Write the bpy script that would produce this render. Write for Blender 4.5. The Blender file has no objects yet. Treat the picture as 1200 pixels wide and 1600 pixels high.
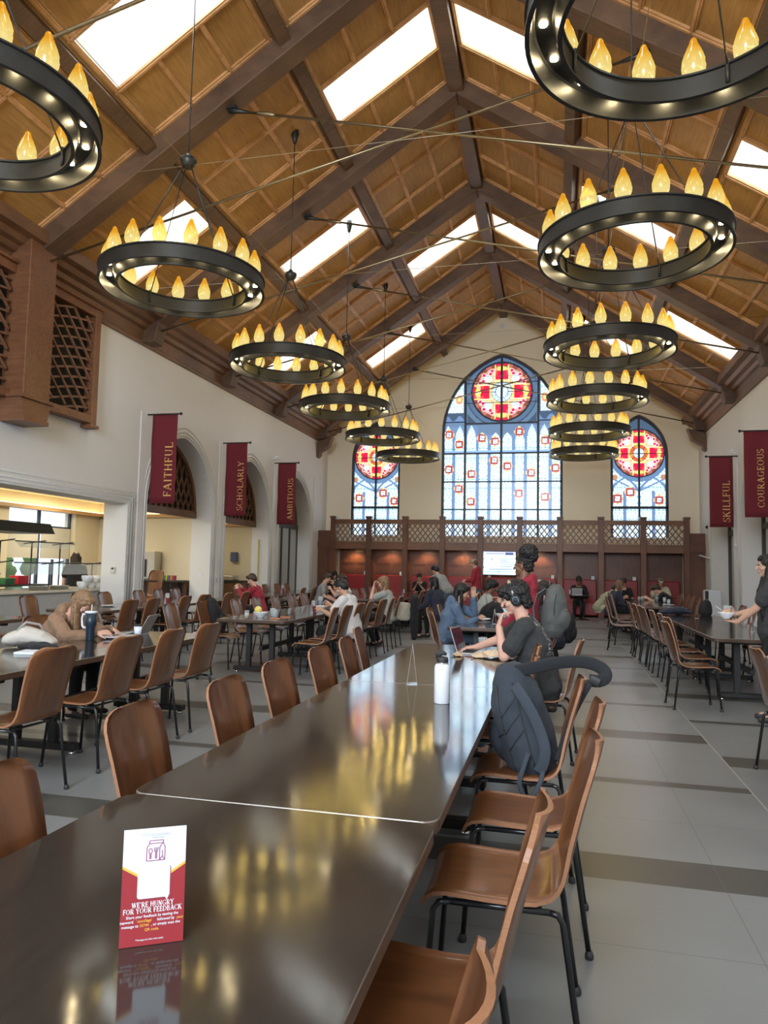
import bpy, math, random
from mathutils import Vector, Matrix, noise
V = Vector
random.seed(11)
SC = bpy.context.scene
COL = SC.collection

# ------------------------------------------------------------------ camera
cam_d = bpy.data.cameras.new('camera'); cam = bpy.data.objects.new('camera', cam_d); COL.objects.link(cam)
yaw, pitch, roll = .234664, .075931, .0201854
cy, sy, cp, sp = math.cos(yaw), math.sin(yaw), math.cos(pitch), math.sin(pitch)
fw = V((-sy*cp, cy*cp, sp)); rt = V((cy, sy, 0)); up = rt.cross(fw)
r2 = rt*math.cos(roll)+up*math.sin(roll); u2 = up*math.cos(roll)-rt*math.sin(roll)
M = Matrix((r2, u2, -fw)).transposed().to_4x4(); M.translation = V((0, 0, 1.48))
cam.matrix_world = M
cam_d.sensor_width = 36; cam_d.lens = 1127.7/1600*36; cam_d.clip_start = .05; cam_d.clip_end = 400
SC.camera = cam
SC.view_settings.view_transform = 'Standard'; SC.view_settings.look = 'None'
SC.view_settings.gamma = 1; SC.view_settings.use_curve_mapping = False
SC.view_settings.exposure = 0.56

# ------------------------------------------------------------------ daylight
SKY = (0.80, 0.90, 1.0)
W = bpy.data.worlds.new('world'); SC.world = W; W.use_nodes = True
wn = W.node_tree.nodes['Background']; wn.inputs[0].default_value = (*SKY, 1); wn.inputs[1].default_value = 1.25
P_SKYLIGHT = 36.0      # watts of daylight through one skylight
P_ENDWIN = 95.0       # daylight through the big end window
P_REARWIN = 1600.0      # lamp in the unseen rear window, raised to brighten the hall
P_SIDE = 60.0

def area(name, loc, rot, sx, sy_, power, color):
    l = bpy.data.lights.new(name, 'AREA'); l.shape = 'RECTANGLE'; l.size = sx; l.size_y = sy_
    l.energy = power; l.color = color
    o = bpy.data.objects.new(name, l); COL.objects.link(o); o.location = loc; o.rotation_euler = rot
    return o

# ------------------------------------------------------------------ hall numbers
XC = -1.8; XL = -8.1; XR = 4.5; YF = 24.9; YB = -5.4
RZ = 10.6; RS = .67               # ceiling ridge height and slope
TY = [-4.4, -1.0, 2.5, 5.95, 9.42, 12.78, 16.27, 19.8, 23.7]      # truss lines
def roofz(x): return RZ-RS*abs(x-XC)

# ------------------------------------------------------------------ materials
MATS = {}
def nodes(m):
    m.use_nodes = True; nt = m.node_tree; return nt, nt.nodes['Principled BSDF']
def N(nt, t, **kw):
    n = nt.nodes.new(t)
    for k, v in kw.items():
        if hasattr(n, k): setattr(n, k, v)
        else: n.inputs[k.replace('_', ' ')].default_value = v
    return n
def mat(name, col, rough=.6, metal=0, spec=.5, noise_amt=0, nscale=6, bump=0, emis=None, estr=0, coat=0, stretch=(1, 1, 1), sheen=0):
    if name in MATS: return MATS[name]
    m = bpy.data.materials.new(name); nt, b = nodes(m)
    b.inputs['Base Color'].default_value = (*col, 1); b.inputs['Roughness'].default_value = rough
    b.inputs['Metallic'].default_value = metal; b.inputs['Specular IOR Level'].default_value = spec
    if coat: b.inputs['Coat Weight'].default_value = coat; b.inputs['Coat Roughness'].default_value = .12
    if sheen: b.inputs['Sheen Weight'].default_value = sheen*.2
    if emis: b.inputs['Emission Color'].default_value = (*emis, 1); b.inputs['Emission Strength'].default_value = estr
    if noise_amt or bump:
        tc = N(nt, 'ShaderNodeTexCoord'); mp = N(nt, 'ShaderNodeMapping'); mp.inputs['Scale'].default_value = stretch
        nz = N(nt, 'ShaderNodeTexNoise'); nz.inputs['Scale'].default_value = nscale; nz.inputs['Detail'].default_value = 5
        nt.links.new(tc.outputs['Object'], mp.inputs[0]); nt.links.new(mp.outputs[0], nz.inputs['Vector'])
        if noise_amt:
            mx = N(nt, 'ShaderNodeMix', data_type='RGBA')
            mx.inputs['A'].default_value = (*[c*(1-noise_amt) for c in col], 1)
            mx.inputs['B'].default_value = (*[min(1, c*(1+noise_amt)) for c in col], 1)
            nt.links.new(nz.outputs['Fac'], mx.inputs['Factor']); nt.links.new(mx.outputs['Result'], b.inputs['Base Color'])
        if bump:
            bp = N(nt, 'ShaderNodeBump'); bp.inputs['Strength'].default_value = bump; bp.inputs['Distance'].default_value = .01
            nt.links.new(nz.outputs['Fac'], bp.inputs['Height']); nt.links.new(bp.outputs[0], b.inputs['Normal'])
    MATS[name] = m; return m
def wood(name, dark, light, scale=2.2, stretch=(1, 1, 8), rough=.4, coat=0, bump=.15, vertical=None, spec=.5):
    """streaky grain: noise stretched along one axis"""
    if name in MATS: return MATS[name]
    m = bpy.data.materials.new(name); nt, b = nodes(m)
    tc = N(nt, 'ShaderNodeTexCoord'); mp = N(nt, 'ShaderNodeMapping'); mp.inputs['Scale'].default_value = stretch
    n1 = N(nt, 'ShaderNodeTexNoise'); n1.inputs['Scale'].default_value = scale; n1.inputs['Detail'].default_value = 8; n1.inputs['Roughness'].default_value = .62; n1.inputs['Distortion'].default_value = .6
    n2 = N(nt, 'ShaderNodeTexNoise'); n2.inputs['Scale'].default_value = scale*.35
    ad = N(nt, 'ShaderNodeMath', operation='ADD'); rp = N(nt, 'ShaderNodeValToRGB')
    rp.color_ramp.elements[0].position = .75; rp.color_ramp.elements[1].position = 1.25
    sc_ = N(nt, 'ShaderNodeMapRange'); sc_.inputs['From Min'].default_value = .7; sc_.inputs['From Max'].default_value = 1.3
    rp.color_ramp.elements[0].position = 0; rp.color_ramp.elements[1].position = 1
    rp.color_ramp.elements[0].color = (*dark, 1); rp.color_ramp.elements[1].color = (*light, 1)
    L = nt.links.new
    L(tc.outputs['Object'], mp.inputs[0]); L(mp.outputs[0], n1.inputs['Vector']); L(tc.outputs['Object'], n2.inputs['Vector'])
    L(n1.outputs['Fac'], ad.inputs[0]); L(n2.outputs['Fac'], ad.inputs[1]); L(ad.outputs[0], sc_.inputs['Value']); L(sc_.outputs[0], rp.inputs[0])
    L(rp.outputs[0], b.inputs['Base Color']); b.inputs['Roughness'].default_value = rough; b.inputs['Specular IOR Level'].default_value = spec
    if coat: b.inputs['Coat Weight'].default_value = coat; b.inputs['Coat Roughness'].default_value = .1
    if bump:
        bp = N(nt, 'ShaderNodeBump'); bp.inputs['Strength'].default_value = bump; bp.inputs['Distance'].default_value = .004
        L(n1.outputs['Fac'], bp.inputs['Height']); L(bp.outputs[0], b.inputs['Normal'])
    MATS[name] = m; return m

m_panel = wood('ceiling_panel_wood', (.29, .145, .040), (.50, .28, .090), 3, (9, 1, 9), .55, bump=.1)
m_batten = wood('ceiling_batten_wood', (.40, .20, .075), (.70, .40, .18), 4, (1, 1, 1), .45)
m_beam = wood('beam_wood', (.062, .034, .020), (.165, .090, .050), 3, (1, 12, 1.5), .55, bump=.25)
m_cornice = wood('cornice_wood', (.085, .040, .021), (.21, .105, .054), 3, (10, 1, 10), .45)
m_balc = wood('balcony_wood', (.085, .030, .015), (.19, .075, .035), 3, (8, 8, 1), .42)
m_balcb = wood('balcony_beam_wood', (.12, .048, .022), (.25, .11, .052), 3, (1, 8, 8), .42)
m_panelw = wood('wall_panel_wood', (.085, .028, .014), (.20, .075, .036), 3, (8, 8, 1), .4)
m_lat = wood('lattice_wood', (.13, .058, .030), (.24, .115, .062), 4, (2, 2, 2), .5)
m_chair = wood('chair_plywood', (.085, .030, .011), (.235, .090, .031), 3.0, (5, 1, 1), .30, coat=.45, bump=.03)
m_ply = wood('chair_ply_edge', (.20, .085, .040), (.36, .17, .085), 9, (6, 6, 30), .4, coat=.2, bump=0)
m_black = mat('black_metal', (.012, .012, .013), .28, .2, .6)
m_tleg = mat('table_leg_black', (.014, .013, .013), .45, 0, .5)
m_rubber = mat('black_rubber', (.02, .02, .02), .6)
m_chrome = mat('chrome', (.7, .7, .72), .15, 1)
m_steel = mat('brushed_steel', (.55, .54, .52), .3, 1)
m_iron = mat('chandelier_iron', (.040, .040, .037), .42, .55, .5, noise_amt=.15, nscale=30)
m_bronze = mat('tie_rod_bronze', (.30, .24, .14), .35, .9)
m_cable = mat('thin_cable', (.34, .28, .18), .4, .8)
m_plaster = mat('plaster_wall', (.72, .71, .70), .9, spec=.2, noise_amt=.02, nscale=3, bump=.05)
m_gable = mat('gable_plaster', (.88, .81, .66), .9, spec=.2, noise_amt=.02, nscale=3)
m_trim = mat('plaster_trim', (.73, .72, .70), .8, spec=.2)
m_cream = mat('cream_wall', (.80, .70, .50), .85, spec=.2)
m_shaft = mat('skylight_shaft_plaster', (.85, .83, .78), .9, spec=.1)
m_red = mat('banner_red', (.155, .012, .022), .85, noise_amt=.12, nscale=8, sheen=.2)
m_gold = mat('banner_gold_lettering', (.80, .48, .16), .6)
m_redv = mat('booth_red_vinyl', (.26, .014, .016), .42)
m_white = mat('white_enamel', (.72, .74, .78), .3, spec=.5)
m_paper = mat('white_paper', (.66, .71, .76), .7)
m_maroon = mat('card_maroon', (.26, .016, .022), .55)
m_cgold = mat('card_gold', (.70, .38, .05), .55)
m_ceram = mat('white_ceramic', (.80, .81, .84), .2, spec=.6)
m_dark = mat('dark_void', (.006, .005, .005), .8)  # black colour standing in for the unlit depth behind lattices
m_mull = mat('window_frame_dark', (.045, .055, .075), .5, .2)
m_blacktex = mat('black_fabric', (.012, .012, .014), .85, noise_amt=.3, nscale=60, bump=.3)
m_granite = mat('counter_granite', (.46, .46, .45), .5, noise_amt=.35, nscale=70)
m_tile = mat('cream_tile', (.70, .63, .47), .3)
m_ceilw = mat('servery_ceiling', (.82, .76, .62), .9)
m_cove = mat('cove_light', (.9, .8, .6), .8, emis=(1, .78, .42), estr=2.6)

# floor: large grey tiles, dark cross bands in the aisle and, offset, in the side field
def floor_mat():
    m = bpy.data.materials.new('floor_tiles'); nt, b = nodes(m); L = nt.links.new
    tc = N(nt, 'ShaderNodeTexCoord'); sp_ = N(nt, 'ShaderNodeSeparateXYZ'); L(tc.outputs['Object'], sp_.inputs[0])
    def mth(op, a, c=None, v=None):
        n = N(nt, 'ShaderNodeMath', operation=op); L(a, n.inputs[0])
        if c is not None: L(c, n.inputs[1])
        if v is not None: n.inputs[1].default_value = v
        return n.outputs[0]
    X, Y = sp_.outputs[0], sp_.outputs[1]
    side = mth('GREATER_THAN', X, v=1.3); sh = mth('MULTIPLY', side, v=-.745)
    side2 = mth('LESS_THAN', X, v=-4.97); sh2 = mth('MULTIPLY', side2, v=-.745)
    y2 = mth('SUBTRACT', mth('SUBTRACT', Y, sh), sh2)
    def band(cent, half, period, src):
        a = mth('ADD', src, v=-cent+period/2+40*period); a = mth('MODULO', a, v=period); a = mth('SUBTRACT', a, v=period/2)
        return mth('LESS_THAN', mth('ABSOLUTE', a), v=half)
    wide = band(3.93, .165, 3.13, y2); nar = band(5.51, .062, 3.13, y2)
    dk = mth('MAXIMUM', wide, nar)
    g1 = band(3.13, .003, 1.565, y2)
    g2 = band(.78, .003, 1.9, X)
    g3 = mth('LESS_THAN', mth('ABSOLUTE', mth('SUBTRACT', X, v=1.3)), v=.005)
    g3b = mth('LESS_THAN', mth('ABSOLUTE', mth('SUBTRACT', X, v=-4.97)), v=.005)
    nz = N(nt, 'ShaderNodeTexNoise'); nz.inputs['Scale'].default_value = 1.4; nz.inputs['Detail'].default_value = 6; L(tc.outputs['Object'], nz.inputs['Vector'])
    nf = N(nt, 'ShaderNodeTexNoise'); nf.inputs['Scale'].default_value = 60; L(tc.outputs['Object'], nf.inputs['Vector'])
    c0 = N(nt, 'ShaderNodeMix', data_type='RGBA'); c0.inputs['A'].default_value = (.165, .172, .172, 1); c0.inputs['B'].default_value = (.235, .243, .243, 1)
    L(mth('ADD', mth('MULTIPLY', nz.outputs['Fac'], v=.8), mth('MULTIPLY', nf.outputs['Fac'], v=.2)), c0.inputs['Factor'])
    c1 = N(nt, 'ShaderNodeMix', data_type='RGBA'); c1.inputs['B'].default_value = (.075, .073, .066, 1); L(c0.outputs['Result'], c1.inputs['A']); L(dk, c1.inputs['Factor'])
    c2 = N(nt, 'ShaderNodeMix', data_type='RGBA'); c2.inputs['B'].default_value = (.11, .11, .108, 1); L(c1.outputs['Result'], c2.inputs['A']); L(mth('MULTIPLY', mth('MAXIMUM', g1, g2), v=.7), c2.inputs['Factor'])
    c3 = N(nt, 'ShaderNodeMix', data_type='RGBA'); c3.inputs['B'].default_value = (.42, .40, .34, 1); L(c2.outputs['Result'], c3.inputs['A']); L(mth('MAXIMUM', g3, g3b), c3.inputs['Factor'])
    L(c3.outputs['Result'], b.inputs['Base Color'])
    rr = N(nt, 'ShaderNodeMapRange'); rr.inputs['To Min'].default_value = .26; rr.inputs['To Max'].default_value = .40; L(nz.outputs['Fac'], rr.inputs['Value']); L(rr.outputs[0], b.inputs['Roughness'])
    return m
m_floor = floor_mat()

def table_mat():
    m = bpy.data.materials.new('table_top_laminate'); nt, b = nodes(m); L = nt.links.new
    tc = N(nt, 'ShaderNodeTexCoord'); mp = N(nt, 'ShaderNodeMapping'); mp.inputs['Scale'].default_value = (14, 1.2, 1)
    nz = N(nt, 'ShaderNodeTexNoise'); nz.inputs['Scale'].default_value = 4; nz.inputs['Detail'].default_value = 7
    L(tc.outputs['Object'], mp.inputs[0]); L(mp.outputs[0], nz.inputs['Vector'])
    n2 = N(nt, 'ShaderNodeTexNoise'); n2.inputs['Scale'].default_value = 2.2; n2.inputs['Detail'].default_value = 4; L(tc.outputs['Object'], n2.inputs['Vector'])
    c = N(nt, 'ShaderNodeMix', data_type='RGBA'); c.inputs['A'].default_value = (.022, .018, .015, 1); c.inputs['B'].default_value = (.042, .034, .028, 1)
    L(nz.outputs['Fac'], c.inputs['Factor']); L(c.outputs['Result'], b.inputs['Base Color'])
    rr = N(nt, 'ShaderNodeMapRange'); rr.inputs['From Min'].default_value = .3; rr.inputs['From Max'].default_value = .7
    rr.inputs['To Min'].default_value = .07; rr.inputs['To Max'].default_value = .13; L(n2.outputs['Fac'], rr.inputs['Value']); L(rr.outputs[0], b.inputs['Roughness'])
    b.inputs['Specular IOR Level'].default_value = .6
    bp = N(nt, 'ShaderNodeBump'); bp.inputs['Strength'].default_value = .02; bp.inputs['Distance'].default_value = .001
    L(nz.outputs['Fac'], bp.inputs['Height']); L(bp.outputs[0], b.inputs['Normal'])
    return m
m_table = table_mat()
m_tedge = mat('table_metal_edge', (.30, .28, .25), .35, .8)
m_tside = wood('table_side_wood', (.05, .03, .02), (.12, .07, .045), 4, (1, 1, 8), .4)

def glass_mat(name, col, rough=0.0, alpha=.75, emis=None, estr=0):
    if name in MATS: return MATS[name]
    m = bpy.data.materials.new(name); m.use_nodes = True; nt = m.node_tree; nt.nodes.clear(); L = nt.links.new
    o = N(nt, 'ShaderNodeOutputMaterial'); t = N(nt, 'ShaderNodeBsdfTransparent'); t.inputs[0].default_value = (*col, 1)
    g = N(nt, 'ShaderNodeBsdfPrincipled'); g.inputs['Base Color'].default_value = (*col, 1); g.inputs['Roughness'].default_value = .08+rough
    if emis: g.inputs['Emission Color'].default_value = (*emis, 1); g.inputs['Emission Strength'].default_value = estr
    mx = N(nt, 'ShaderNodeMixShader'); mx.inputs[0].default_value = 1-alpha
    L(t.outputs[0], mx.inputs[1]); L(g.outputs[0], mx.inputs[2]); L(mx.outputs[0], o.inputs[0]); MATS[name] = m; return m
m_glass = glass_mat('clear_glass', (.93, .96, .97), alpha=.82)

def candle_mat():
    m = bpy.data.materials.new('amber_blown_glass'); m.use_nodes = True; nt = m.node_tree; nt.nodes.clear(); L = nt.links.new
    o = N(nt, 'ShaderNodeOutputMaterial'); tc = N(nt, 'ShaderNodeTexCoord'); s = N(nt, 'ShaderNodeSeparateXYZ'); L(tc.outputs['Object'], s.inputs[0])
    mr = N(nt, 'ShaderNodeMapRange'); mr.inputs['From Min'].default_value = .04; mr.inputs['From Max'].default_value = .25; L(s.outputs[2], mr.inputs['Value'])
    rp = N(nt, 'ShaderNodeValToRGB'); e = rp.color_ramp.elements
    e[0].color = (1, .86, .38, 1); e[1].color = (.92, .46, .02, 1); e.new(.55).color = (1, .77, .20, 1); e.new(.8).color = (.97, .62, .08, 1)
    L(mr.outputs[0], rp.inputs[0])
    lw = N(nt, 'ShaderNodeLayerWeight'); lw.inputs[0].default_value = .45
    em = N(nt, 'ShaderNodeEmission'); L(rp.outputs[0], em.inputs[0]); em.inputs[1].default_value = .72
    t = N(nt, 'ShaderNodeBsdfTransparent'); L(rp.outputs[0], t.inputs[0])
    g = N(nt, 'ShaderNodeBsdfGlossy'); g.inputs['Roughness'].default_value = .12
    m1 = N(nt, 'ShaderNodeMixShader'); m1.inputs[0].default_value = .62; L(t.outputs[0], m1.inputs[1]); L(em.outputs[0], m1.inputs[2])
    m2 = N(nt, 'ShaderNodeMixShader'); m2.inputs[0].default_value = .07; L(m1.outputs[0], m2.inputs[1]); L(g.outputs[0], m2.inputs[2]); L(m2.outputs[0], o.inputs[0])
    return m
m_candle = candle_mat()
m_led = mat('led_lens', (1, .95, .8), .4, emis=(1, .80, .46), estr=90)

# ------------------------------------------------------------------ mesh helpers
class MB:
    def __init__(s): s.v = []; s.f = []; s.m = []; s.sm = []
    def add(s, vs, fs, mi=0, smooth=False):
        o = len(s.v); s.v += [tuple(v) for v in vs]
        for f in fs: s.f.append(tuple(i+o for i in f)); s.m.append(mi); s.sm.append(smooth)
        return s
    def box(s, a, b, mi=0):
        x0, y0, z0 = a; x1, y1, z1 = b
        vs = [(x0, y0, z0), (x1, y0, z0), (x1, y1, z0), (x0, y1, z0), (x0, y0, z1), (x1, y0, z1), (x1, y1, z1), (x0, y1, z1)]
        return s.add(vs, [(0, 3, 2, 1), (4, 5, 6, 7), (0, 1, 5, 4), (1, 2, 6, 5), (2, 3, 7, 6), (3, 0, 4, 7)], mi)
    def bar(s, p, q, w, h, n=(0, 0, 1), mi=0):
        """rectangular bar from p to q, w across, h along n"""
        p, q = V(p), V(q); d = (q-p).normalized(); n = V(n); a = d.cross(n)
        if a.length < 1e-4: a = d.cross(V((1, 0, 0)))
        a.normalize(); n = a.cross(d).normalized(); a = a*w/2; n = n*h/2
        vs = [p-a-n, p+a-n, p+a+n, p-a+n, q-a-n, q+a-n, q+a+n, q-a+n]
        return s.add(vs, [(0, 1, 2, 3), (4, 7, 6, 5), (0, 4, 5, 1), (1, 5, 6, 2), (2, 6, 7, 3), (3, 7, 4, 0)], mi)
    def tube(s, pts, r, k=8, mi=0, cap=True, closed=False):
        pts = [V(p) for p in pts]; n = len(pts); rs = r if isinstance(r, (list, tuple)) else [r]*n
        ref = None; o = len(s.v); vs = []; fs = []
        for i, p in enumerate(pts):
            if closed: d = pts[(i+1) % n]-pts[i-1]
            else: d = pts[min(i+1, n-1)]-pts[max(i-1, 0)]
            d.normalize()
            if ref is None:
                ref = V((0, 0, 1)) if abs(d.z) < .9 else V((1, 0, 0))
            a = d.cross(ref); a.normalize(); ref = a.cross(d).normalized()
            for j in range(k):
                t = 2*math.pi*j/k; vs.append(p+(a*math.cos(t)+ref*math.sin(t))*rs[i])
        for i in range(n if closed else n-1):
            i2 = (i+1) % n
            for j in range(k):
                fs.append((i*k+j, i*k+(j+1) % k, i2*k+(j+1) % k, i2*k+j))
        if cap and not closed:
            fs.append(tuple(range(k-1, -1, -1))); fs.append(tuple((n-1)*k+j for j in range(k)))
        return s.add(vs, fs, mi, True)
    def lathe(s, prof, k=16, c=(0, 0, 0), mi=0, ribs=0, ramp=0, twist=0, closed=False):
        c = V(c); vs = []; fs = []; n = len(prof)
        for i, (r, z) in enumerate(prof):
            for j in range(k):
                t = 2*math.pi*j/k; rr = r*(1+ramp*math.cos(ribs*(t+twist*z))) if ribs else r
                vs.append(c+V((rr*math.cos(t), rr*math.sin(t), z)))
        for i in range(n if closed else n-1):
            i2 = (i+1) % n
            for j in range(k): fs.append((i*k+j, i*k+(j+1) % k, i2*k+(j+1) % k, i2*k+j))
        if not closed:
            if prof[0][0] > 1e-5: fs.append(tuple(range(k-1, -1, -1)))
            if prof[-1][0] > 1e-5: fs.append(tuple((n-1)*k+j for j in range(k)))
        return s.add(vs, fs, mi, True)
    def prism(s, poly, o, ex, ey, d, mi=0, smooth=False):
        """polygon (u,v) in frame o,ex,ey extruded by vector d"""
        o, ex, ey, d = V(o), V(ex), V(ey), V(d); n = len(poly)
        a = [o+ex*u+ey*v for u, v in poly]; vs = a+[p+d for p in a]
        fs = [tuple(range(n-1, -1, -1)), tuple(range(n, 2*n))]+[(i, (i+1) % n, n+(i+1) % n, n+i) for i in range(n)]
        return s.add(vs, fs, mi, smooth)
    def ball(s, c, r, ax=None, k=12, l=8, mi=0):
        """ellipsoid; r=(rx,ry,rz) along axes ax"""
        c = V(c); ax = ax or (V((1, 0, 0)), V((0, 1, 0)), V((0, 0, 1)))
        if not isinstance(r, (tuple, list)): r = (r, r, r)
        vs = [c-ax[2]*r[2]]; fs = []
        for i in range(1, l):
            ph = math.pi*i/l-math.pi/2
            for j in range(k):
                t = 2*math.pi*j/k
                vs.append(c+ax[0]*r[0]*math.cos(ph)*math.cos(t)+ax[1]*r[1]*math.cos(ph)*math.sin(t)+ax[2]*r[2]*math.sin(ph))
        vs.append(c+ax[2]*r[2])
        for j in range(k): fs.append((0, 1+(j+1) % k, 1+j))
        for i in range(l-2):
            for j in range(k):
                a = 1+i*k+j; b_ = 1+i*k+(j+1) % k; fs.append((a, b_, b_+k, a+k))
        e = len(vs)-1; o = 1+(l-2)*k
        for j in range(k): fs.append((o+j, o+(j+1) % k, e))
        return s.add(vs, fs, mi, True)
    def loft(s, secs, side, k=14, mi=0):
        """closed loft; secs = [(centre, half_width, half_depth)], side = width direction; rounded ends"""
        side = V(side).normalized(); n = len(secs); vs = []; fs = []
        cs = [V(c) for c, a, b in secs]
        rings = []
        for i, (c, a, b_) in enumerate(secs):
            d = (cs[min(i+1, n-1)]-cs[max(i-1, 0)]).normalized()
            x = (side-d*side.dot(d)).normalized(); y = d.cross(x).normalized()
            if i == 0:
                for q in (.94, .72): rings.append((cs[0]-d*min(a, b_)*q*.8, a*math.sqrt(1-q*q), b_*math.sqrt(1-q*q), x, y))
            rings.append((cs[i], a, b_, x, y))
            if i == n-1:
                for q in (.72, .94): rings.append((cs[-1]+d*min(a, b_)*q*.8, a*math.sqrt(1-q*q), b_*math.sqrt(1-q*q), x, y))
        for c, a, b_, x, y in rings:
            for j in range(k):
                t = 2*math.pi*j/k; vs.append(c+x*a*math.cos(t)+y*b_*math.sin(t))
        for i in range(len(rings)-1):
            for j in range(k): fs.append((i*k+j, i*k+(j+1) % k, (i+1)*k+(j+1) % k, (i+1)*k+j))
        fs.append(tuple(range(k-1, -1, -1))); fs.append(tuple((len(rings)-1)*k+j for j in range(k)))
        return s.add(vs, fs, mi, True)
    def limb(s, p, q, r0, r1, k=10, mi=0):
        p, q = V(p), V(q); d = q-p
        side = V((1, 0, 0)) if abs(d.normalized().x) < .8 else V((0, 1, 0))
        return s.loft([(p, r0, r0), (p.lerp(q, .5), (r0+r1)/2, (r0+r1)/2), (q, r1, r1)], side, k, mi)
    def mesh(s, name, mats):
        me = bpy.data.meshes.new(name); me.from_pydata(s.v, [], s.f)
        for m in (mats if isinstance(mats, (list, tuple)) else [mats]): me.materials.append(m)
        me.polygons.foreach_set('material_index', s.m); me.polygons.foreach_set('use_smooth', s.sm); me.update()
        return me
def obj(name, mb, mats, parent=None, loc=None, rot=None):
    me = mb.mesh(name, mats) if isinstance(mb, MB) else mb
    o = bpy.data.objects.new(name, me); COL.objects.link(o)
    if parent: o.parent = parent
    if loc: o.location = loc
    if rot: o.rotation_euler = rot
    return o
def tag(o, label, cat, group=None, kind=None):
    if label: o['label'] = label
    if cat: o['category'] = cat
    if group: o['group'] = group
    if kind: o['kind'] = kind
    return o
def thing(name, label, cat, loc=(0, 0, 0), rz=0, group=None):
    o = bpy.data.objects.new(name, None); COL.objects.link(o); o.location = loc; o.rotation_euler = (0, 0, rz)
    o.empty_display_size = .1
    return tag(o, label, cat, group)
def struct(name, mb, mats, label=None):
    o = obj(name, mb, mats); o['kind'] = 'structure'
    if label: o['label'] = label
    return o
def bevel(o, w, seg=2):
    b = o.modifiers.new('bevel', 'BEVEL'); b.width = w; b.segments = seg; b.limit_method = 'ANGLE'; b.angle_limit = .6
    return o
def copy_tree(o, parent=None):
    c = o.copy(); COL.objects.link(c)
    if parent: c.parent = parent
    for ch in list(o.children): copy_tree(ch, c)
    return c
ORD = ['nearest', 'second', 'third', 'fourth', 'fifth', 'sixth', 'seventh', 'eighth', 'ninth', 'tenth', 'eleventh', 'twelfth']
def arch_f(c, w, spring, apex):
    h = apex-spring; R = (h*h+w*w)/(2*w)
    def f(x):
        d = abs(x-c)
        d = min(d, w)
        return spring+math.sqrt(max(0, R*R-(d+R-w)**2))
    return f
def arch_pts(c, w, spring, apex, n=12):
    f = arch_f(c, w, spring, apex); out = []
    for i in range(2*n+1):
        u = -math.cos(math.pi*i/(2*n)); x = c+w*u; out.append((x, f(x) if abs(u) < .99999 else spring))
    return out
# ------------------------------------------------------------------ structure
def wall(axis, p0, p1, u0, u1, top, openings, extra=()):
    """vertical wall in plane axis ('x' => plane x=p0, runs along y). openings: (ua, ub, zbot, f)"""
    mb = MB()
    def P(p, u, z): return (p, u, z) if axis == 'x' else (u, p, z)
    us = {u0, u1, *extra}
    for a, b, zb, f in openings:
        us |= {a, b}
        for i in range(1, 24): us.add(a+(b-a)*(1-math.cos(math.pi*i/24))/2)
    us = sorted(us)
    for a, b in zip(us, us[1:]):
        if b-a < 1e-6: continue
        mid = (a+b)/2; op = next((o for o in openings if o[0]-1e-6 < mid < o[1]+1e-6), None)
        for p in (p0, p1):
            if op is None: mb.add([P(p, a, 0), P(p, b, 0), P(p, b, top(b)), P(p, a, top(a))], [(0, 1, 2, 3)])
            else:
                oa, ob, zb, f = op; c = (oa+ob)/2
                fa = f(min(max(a, oa+1e-6), ob-1e-6)); fb = f(min(max(b, oa+1e-6), ob-1e-6))
                if zb > 0: mb.add([P(p, a, 0), P(p, b, 0), P(p, b, zb), P(p, a, zb)], [(0, 1, 2, 3)])
                mb.add([P(p, a, fa), P(p, b, fb), P(p, b, top(b)), P(p, a, top(a))], [(0, 1, 2, 3)])
        if op:
            oa, ob, zb, f = op
            fa = f(min(max(a, oa+1e-6), ob-1e-6)); fb = f(min(max(b, oa+1e-6), ob-1e-6))
            mb.add([P(p0, a, fa), P(p0, b, fb), P(p1, b, fb), P(p1, a, fa)], [(0, 1, 2, 3)])
            if zb > 0: mb.add([P(p0, a, zb), P(p0, b, zb), P(p1, b, zb), P(p1, a, zb)], [(0, 1, 2, 3)])
    for oa, ob, zb, f in openings:
        for u in (oa, ob):
            z = f(min(max(u, oa+1e-6), ob-1e-6))
            mb.add([P(p0, u, zb), P(p0, u, z), P(p1, u, z), P(p1, u, zb)], [(0, 1, 2, 3)])
    mb.add([P(p0, u0, top(u0)), P(p1, u0, top(u0)), P(p1, u0, 0), P(p0, u0, 0)], [(0, 1, 2, 3)])
    mb.add([P(p0, u1, top(u1)), P(p1, u1, top(u1)), P(p1, u1, 0), P(p0, u1, 0)], [(0, 1, 2, 3)])
    return mb

struct('floor', MB().box((-13.5, YB-.3, -.2), (XR+.6, YF+.3, 0)), m_floor)
AC = [14.55, 18.15, 21.75]        # arch centres along the side walls
AW, ASP, AAP = 1.42, 2.68, 4.27
opL = [(6.0, 12.45, 0, lambda y: 2.62)]+[(c-AW, c+AW, 0, arch_f(c, AW, ASP, AAP)) for c in AC]
struct('wall_left', wall('x', XL, XL-.52, YB, YF, lambda u: 6.1, opL), m_plaster)
ACR = [10.95, 14.55, 18.15, 21.75]
opR = [(c-AW, c+AW, 0, arch_f(c, AW, ASP, AAP)) for c in ACR]
struct('wall_right', wall('x', XR, XR+.52, YB, YF, lambda u: 6.1, opR), m_plaster)
gt = lambda u: roofz(u)+.02
WIN = [(-1.85, 2.07, 6.2, 9.0), (-6.30, .90, 5.35, 6.70), (2.67, .91, 5.35, 6.70)]
struct('wall_end', wall('y', YF, YF+.35, XL-.5, XR+.5, gt, [(c-w, c+w, 2.6, arch_f(c, w, s, a)) for c, w, s, a in WIN], extra=(XC,)), m_gable)
struct('wall_back', wall('y', YB, YB-.3, XL-.5, XR+.5, gt, [(XC-2.4, XC+2.4, 2.6, arch_f(XC, 2.4, 6.0, 9.0))], extra=(XC,)), m_plaster)

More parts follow.
